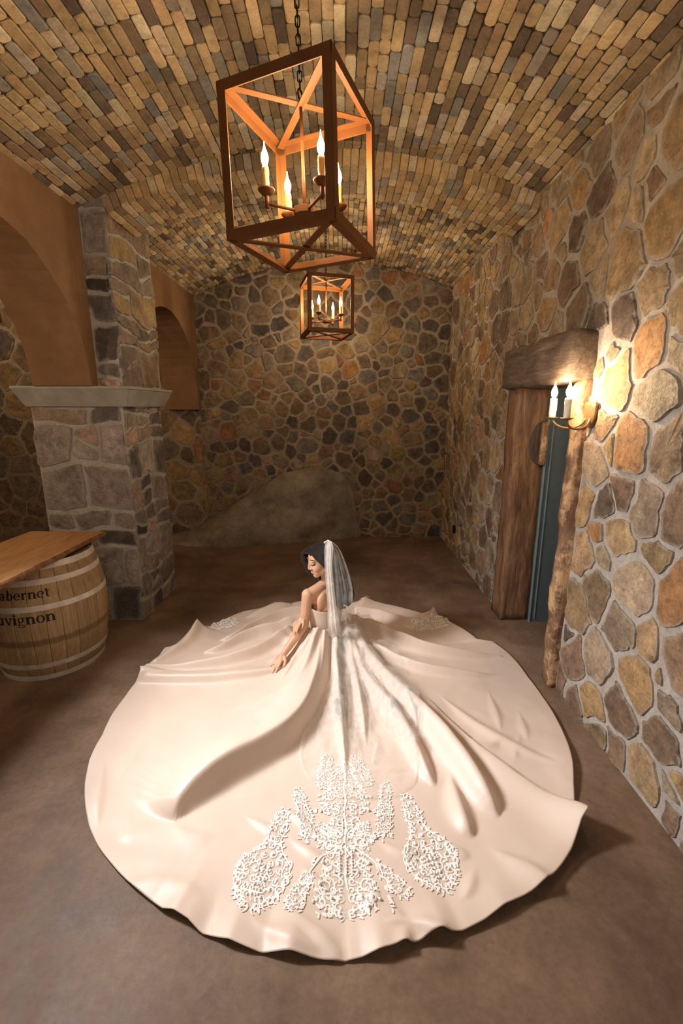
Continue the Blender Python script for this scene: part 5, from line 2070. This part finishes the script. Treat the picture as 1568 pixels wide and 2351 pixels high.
# volume swept over the forehead, parting on her left
add_limb(hair, [hp_(0.045, 0.034, 0.088), hp_(0.058, 0.000, 0.090), hp_(0.072, -0.040, 0.082), hp_(0.088, -0.075, 0.055), hp_(0.096, -0.086, 0.020)], [0.014, 0.018, 0.022, 0.024, 0.024])
add_limb(hair, [hp_(0.048, 0.045, 0.078), hp_(0.035, 0.070, 0.045), hp_(0.010, 0.080, 0.005), hp_(-0.015, 0.082, -0.04)], [0.018, 0.020, 0.022, 0.024])
add_limb(hair, [hp_(0.040, -0.050, 0.085), hp_(0.058, -0.072, 0.045), hp_(0.060, -0.080, 0.0), hp_(0.050, -0.078, -0.05)], [0.026, 0.026, 0.026, 0.024])
def lock(pts, r0, r1, wave, seed):
    rs = random.Random(seed)
    out, rad = [], []
    n = 16
    P = [Vector(p) for p in pts]
    ph = rs.uniform(0, 6)
    for i in range(n):
        t = i / (n - 1) * (len(P) - 1)
        k = min(int(t), len(P) - 2)
        f = t - k
        # Catmull-Rom
        p0, p1, p2, p3 = P[max(k - 1, 0)], P[k], P[k + 1], P[min(k + 2, len(P) - 1)]
        q = 0.5 * ((2 * p1) + (p2 - p0) * f + (2 * p0 - 5 * p1 + 4 * p2 - p3) * f * f + (3 * p1 - p0 - 3 * p2 + p3) * f ** 3)
        u = i / (n - 1)
        q = q + Vector((math.sin(u * 9 + ph), math.cos(u * 9 + ph), 0)) * wave * u
        out.append(q)
        rad.append(r0 + (r1 - r0) * u)
    add_limb(hair, out, rad, 9)
# far side waves framing the cheek and falling in front of the right shoulder
for k in range(5):
    e = k * 0.010
    lock([hp_(0.084 - e, -0.082, 0.050), hp_(0.102 - e, -0.090, 0.012), hp_(0.092 - e, -0.090, -0.040), hp_(0.090 - e, -0.080, -0.085), hp_(0.066 - e, -0.062, -0.125), hp_(0.045 - e, -0.035, -0.150)], 0.023, 0.016, 0.008, k)
# the long fall down her back to the right of the veil's edge
bk = [(757, 1268, 2.955), (768, 1305, 2.94), (783, 1338, 2.95), (787, 1368, 2.945), (783, 1390, 2.93)]
for k in range(9):
    ox = (k - 4) * 0.013
    oy = rh_.uniform(-0.012, 0.02)
    pts = []
    for j, (x, y, Yd) in enumerate(bk):
        p = fy(x, y, Yd + oy)
        pts.append(p + Vector((ox * (0.6, 0.95, 1.25, 1.15, 1.0)[j], 0.010 * abs(k - 4) * 0.4, rh_.uniform(-0.012, 0.012) if j == 4 else 0)))
    lock(pts, 0.024, 0.010, 0.014, 20 + k)
# a curl at the ends
for (x, y, s_) in ((789, 1390, 1), (780, 1393, -1)):
    c = fy(x, y, 2.93)
    add_limb(hair, [c + Vector((0.020 * math.cos(a) * s_, 0, 0.016 * math.sin(a))) for a in np.linspace(0.5, 5.2, 12)], [0.0085] * 12, 8)
hme = remesh(hair, 0.0042, 3, 'hair')
# uncover the face: cut hair in front of the hairline
bm = bmesh.new()
bm.from_mesh(hme)
kill = []
for v in bm.verts:
    d = v.co - HC
    a, b, c = d.dot(HF), d.dot(HL), d.dot(HU)
    if a > 0.022 + 0.25 * abs(b) * 0 and -0.046 < b < 0.066 and -0.13 < c < 0.062 + 0.10 * b * 0 and (b / 0.066) ** 2 + ((c - 0.01) / 0.075) ** 2 < 1.0 and a > 0.02:
        kill.append(v)
bmesh.ops.delete(bm, geom=kill, context='VERTS')
bm.to_mesh(hme)
bm.free()
hme.materials.append(M['hair'])
parent(link(bpy.data.objects.new('hair', hme)), bride)

# necklace cord across the back of the neck, ring on the left hand
pts = []
for k in range(15):
    t = k / 14
    o = TC + ZU * (0.565 - 0.055 * math.sin(PI * t) - 0.012 * t) + TL * (0.085 - 0.15 * t)
    loc, nor, i, d = bv_.ray_cast(o - TF * 0.3, TF)
    if loc is not None:
        pts.append(loc + nor * 0.0012)
if len(pts) > 3:
    MB().tube(pts, 0.0013, 6).build('necklace', m_flat('gold_chain', (0.35, 0.2, 0.07), 0.3, 0.9), bride, True)
rc = WRL + fw * 0.105 * hsc - sd_ * 0.009 * hsc
rg = MB().tube([rc + (sd_ * math.cos(a) - dn * math.sin(a)) * 0.0098 * hsc for a in np.linspace(0, 2 * PI, 13)[:-1]], 0.0013, 6, closed=True)
add_ball(rg, rc - dn * 0.011, 0.0034, None, 8, 5)
rg.build('ring', m_flat('diamond_ring', (0.85, 0.85, 0.88), 0.1, 0.7), bride, True)

# ================================================================== veil
def cr(P, t):
    t = min(max(t, 0), 1) * (len(P) - 1)
    k = min(int(t), len(P) - 2)
    f = t - k
    p0, p1, p2, p3 = P[max(k - 1, 0)], P[k], P[k + 1], P[min(k + 2, len(P) - 1)]
    return 0.5 * ((2 * p1) + (p2 - p0) * f + (2 * p0 - 5 * p1 + 4 * p2 - p3) * f * f + (3 * p1 - p0 - 3 * p2 + p3) * f ** 3)

def over(x, y, h):
    """point h above the skirt seen at this place"""
    p = fz(x, y, 0.05)
    for _ in range(4):
        p = fz(x, y, sk(p.x, p.y) + h)
    return p
def sheet(name, Lp, Rp, nu, nv, mat, pleats, amp, seed, drift=0.0, floor_h=None):
    """cloth hung between a left and a right edge line, pleated across"""
    rs = random.Random(seed)
    ph = [rs.uniform(0, 6.28) for _ in range(4)]
    vs = []
    for i in range(nv):
        t = i / (nv - 1)
        a, b = cr(Lp, t), cr(Rp, t)
        for j in range(nu):
            u = j / (nu - 1)
            p = a.lerp(b, u)
            f = math.sin(u * pleats * 2 * PI + ph[0] + 1.2 * math.sin(t * 3 + ph[1])) + 0.5 * math.sin(u * pleats * 4.3 * PI + ph[2] + t * 2)
            k = amp * (0.35 + 0.65 * min(1.0, t * 2.0))
            p = p + Vector((0.35 * f * k, -f * k, 0.0)) + Vector((drift * math.sin(t * 5 + u * 6 + ph[3]), 0, 0))
            vs.append(p)
    if floor_h is not None:
        A = np.array([tuple(v) for v in vs])
        low = skirt_z(A[:, 0], A[:, 1]) + floor_h
        A[:, 2] = np.maximum(A[:, 2], low)
        vs = A.tolist()
    fs = []
    for i in range(nv - 1):
        for j in range(nu - 1):
            fs.append((i * nu + j, i * nu + j + 1, (i + 1) * nu + j + 1, (i + 1) * nu + j))
    return vs, fs
veil = MB()
gath = MB()
topc = [fy(751, 1243, 2.985), fy(748, 1252, 2.935)]
# gathered column straight down from the comb, dying out in a point on the skirt
Lc = topc[:1] + [fy(746, 1256, 2.93), fy(746, 1300, 2.885), fy(749, 1350, 2.875), fy(752, 1400, 2.875), fy(752, 1440, 2.86), over(756, 1490, 0.03), over(766, 1550, 0.02), over(784, 1610, 0.016), over(793, 1660, 0.012)]
Rc = [fy(758, 1242, 2.985), fy(766, 1256, 2.93), fy(764, 1300, 2.88), fy(768, 1350, 2.87), fy(775, 1400, 2.87), fy(781, 1440, 2.85), over(792, 1490, 0.03), over(800, 1550, 0.02), over(803, 1610, 0.016), over(795, 1660, 0.012)]
for k in range(3):
    q = (0.0, 0.16, 0.34)[k]
    A_ = [a_.lerp(b_, q * 0.6) + Vector((0, -0.005 * k, 0)) for a_, b_ in zip(Lc, Rc)]
    B_ = [b_.lerp(a_, q * 0.9) + Vector((0, -0.005 * k, 0)) for a_, b_ in zip(Lc, Rc)]
    v, f = sheet('x', A_, B_, 40, 80, None, 0.8 + 0.45 * k, 0.0022, 3 + k, 0.003, 0.006)
    gath.add(v, f)
# sheer part over the hair and right shoulder
Rs = [fy(759, 1241, 2.985), fy(778, 1257, 2.96), fy(792, 1288, 2.93), fy(803, 1322, 2.91), fy(810, 1356, 2.895), fy(811, 1392, 2.88), over(822, 1432, 0.04), over(850, 1480, 0.03), over(890, 1540, 0.02)]
Ls = [fy(754, 1242, 2.985), fy(758, 1255, 2.925), fy(760, 1290, 2.878), fy(762, 1325, 2.868), fy(766, 1360, 2.862), fy(770, 1395, 2.862), fy(775, 1440, 2.845), over(780, 1490, 0.03), over(790, 1550, 0.02)]
v, f = sheet('x', Ls, Rs, 60, 70, None, 3, 0.005, 8, 0.003, 0.010)
veil.add(v, f)
# folds where the sheet lies double
fold_r = random.Random(12)
for k in range(6):
    u = 0.16 + 0.145 * k + fold_r.uniform(-0.03, 0.03)
    t1 = fold_r.uniform(0.55, 0.95)
    ww = fold_r.uniform(0.05, 0.11)
    pl_, pr_ = [], []
    for i in range(11):
        t = i / 10 * t1 + 0.01
        uu = min(max(u + 0.05 * math.sin(t * 6 + k), 0.02), 0.90)
        wv_ = ww * math.sin(PI * min(1.0, 0.12 + i / 10 * 0.88)) ** 0.7
        pl_.append(cr(Ls, t).lerp(cr(Rs, t), uu) + Vector((0, -0.006 - 0.002 * k, 0)))
        pr_.append(cr(Ls, t).lerp(cr(Rs, t), min(uu + wv_, 0.99)) + Vector((0, -0.006 - 0.002 * k, 0)))
    v, f = sheet('x', pl_, pr_, 8, 50, None, 0.5, 0.001, k)
    veil.add(v, f)
# edge of the veil
v, f = sheet('x', [p + Vector((-0.010, -0.002, 0)) for p in Rs[:7]], [p + Vector((0.001, 0, 0)) for p in Rs[:7]], 4, 40, None, 0.5, 0.0005, 5)
veil.add(v, f)
# pooled tulle on the skirt
def pool(rows, h, amp, seed, target, nv=70, nu=60, f1=9.0):
    n = len(rows)
    Lq = [over(l, y, 0.0) for y, l, r_ in rows]
    Rq = [over(r_, y, 0.0) for y, l, r_ in rows]
    P = []
    for i in range(nv):
        t = i / (nv - 1)
        a, b = cr(Lq, t), cr(Rq, t)
        for j in range(nu):
            u = j / (nu - 1)
            e = 0.012 * noise.noise(Vector((t * 9, seed, u * 2)))
            q = a.lerp(b, u)
            P.append((q.x + e, q.y + 0.012 * noise.noise(Vector((u * 9, t * 3, seed)))))
    A = np.array(P)
    z = skirt_z(A[:, 0], A[:, 1])
    rid = np.array([abs(noise.noise(Vector((x * f1, y * f1 * 0.55, seed * 3.1)))) + 0.22 * abs(noise.noise(Vector((x * f1 * 2.3, y * f1 * 1.6, seed)))) for x, y in P])
    zz = z + h + amp * rid
    target.add(np.column_stack([A, zz]).tolist(), [(i * nu + j, i * nu + j + 1, (i + 1) * nu + j + 1, (i + 1) * nu + j) for i in range(nv - 1) for j in range(nu - 1)])
pool([(1440, 762, 822), (1490, 762, 862), (1545, 758, 905), (1600, 742, 945), (1655, 716, 960), (1705, 690, 955), (1755, 688, 960), (1800, 722, 950), (1835, 790, 900)], 0.008, 0.030, 1.0, veil, 70, 60, 6.0)
pool([(1430, 778, 830), (1480, 785, 880), (1530, 800, 930), (1580, 820, 950), (1630, 850, 962), (1680, 872, 955), (1700, 890, 940)], 0.018, 0.060, 2.0, veil, 70, 60, 8.0)
pool([(1560, 770, 860), (1600, 760, 870), (1650, 740, 860), (1700, 725, 830), (1745, 735, 800)], 0.016, 0.045, 3.0, veil, 60, 50, 8.0)
# crinkled edges and creases of the pooled tulle
cr_r = random.Random(33)
def crease(pts, w):
    """a soft pinch of tulle: a narrow tent of net"""
    P = [over(x, y, 0.0) for x, y in pts]
    st = len(veil.v)
    n = 34
    for i in range(n):
        t = i / (n - 1)
        q = cr(P, t)
        d = (cr(P, min(t + 0.03, 1)) - cr(P, max(t - 0.03, 0)))
        d.z = 0
        d.normalize()
        nx_, ny_ = -d.y, d.x
        e = noise.noise_vector(Vector((i * 0.22, st * 0.01, 0))) * 0.010
        ww = w * (0.25 + 0.75 * math.sin(PI * t)) * (1 + 0.4 * noise.noise(Vector((i * 0.3, st * 0.02, 4))))
        for k, hh in ((-1, 0.006), (-0.4, 0.75), (0, 1.0), (0.4, 0.75), (1, 0.006)):
            x, y = q.x + e.x + nx_ * k * ww, q.y + e.y + ny_ * k * ww
            veil.v.append((x, y, sk(x, y) + 0.012 + ww * 0.9 * hh))
    for i in range(n - 1):
        for k in range(4):
            a_ = st + 5 * i + k
            veil.f.append((a_, a_ + 1, a_ + 6, a_ + 5))
edge = [(1440, 762, 822), (1490, 762, 862), (1545, 758, 905), (1600, 742, 945), (1655, 716, 960), (1705, 690, 955), (1755, 688, 960), (1800, 722, 950), (1835, 790, 900)]
crease([(r_ - 3, y) for y, l, r_ in edge], 0.008)
crease([(l + 3, y) for y, l, r_ in edge], 0.007)
for k in range(20):
    y0 = cr_r.uniform(1450, 1660)
    l_, r_ = np.interp(y0, [e[0] for e in edge], [e[1] for e in edge]), np.interp(y0, [e[0] for e in edge], [e[2] for e in edge])
    x0 = cr_r.uniform(l_ + 10, r_ - 5)
    pts = [(x0, y0)]
    for j in range(4):
        x0 += cr_r.uniform(-10, 24)
        y0 += cr_r.uniform(14, 34)
        r2 = np.interp(y0, [e[0] for e in edge], [e[2] for e in edge])
        pts.append((min(x0, r2 - 4), min(y0, 1825)))
    crease(pts, cr_r.uniform(0.010, 0.030))
vo = empty('veil', (WX, WY, 0))
parent(vo, bride)
vo['label'] = 'long sheer ivory tulle veil'
o1 = veil.build('veil_sheer', M['tulle'], None, True)
o2 = gath.build('veil_gather', M['tulle_d'], None, True)
for o in (o1, o2):
    o.parent = vo
    o.matrix_parent_inverse = Matrix.Translation(-Vector((WX, WY, 0)))
# comb that holds it
cm = MB()
add_limb(cm, [fy(745, 1246, 2.965), fy(753, 1242, 2.985), fy(761, 1246, 2.975)], [0.006, 0.008, 0.006], 9)
o = cm.build('veil_comb', M['lace'], None, True)
o.parent = vo
o.matrix_parent_inverse = Matrix.Translation(-Vector((WX, WY, 0)))
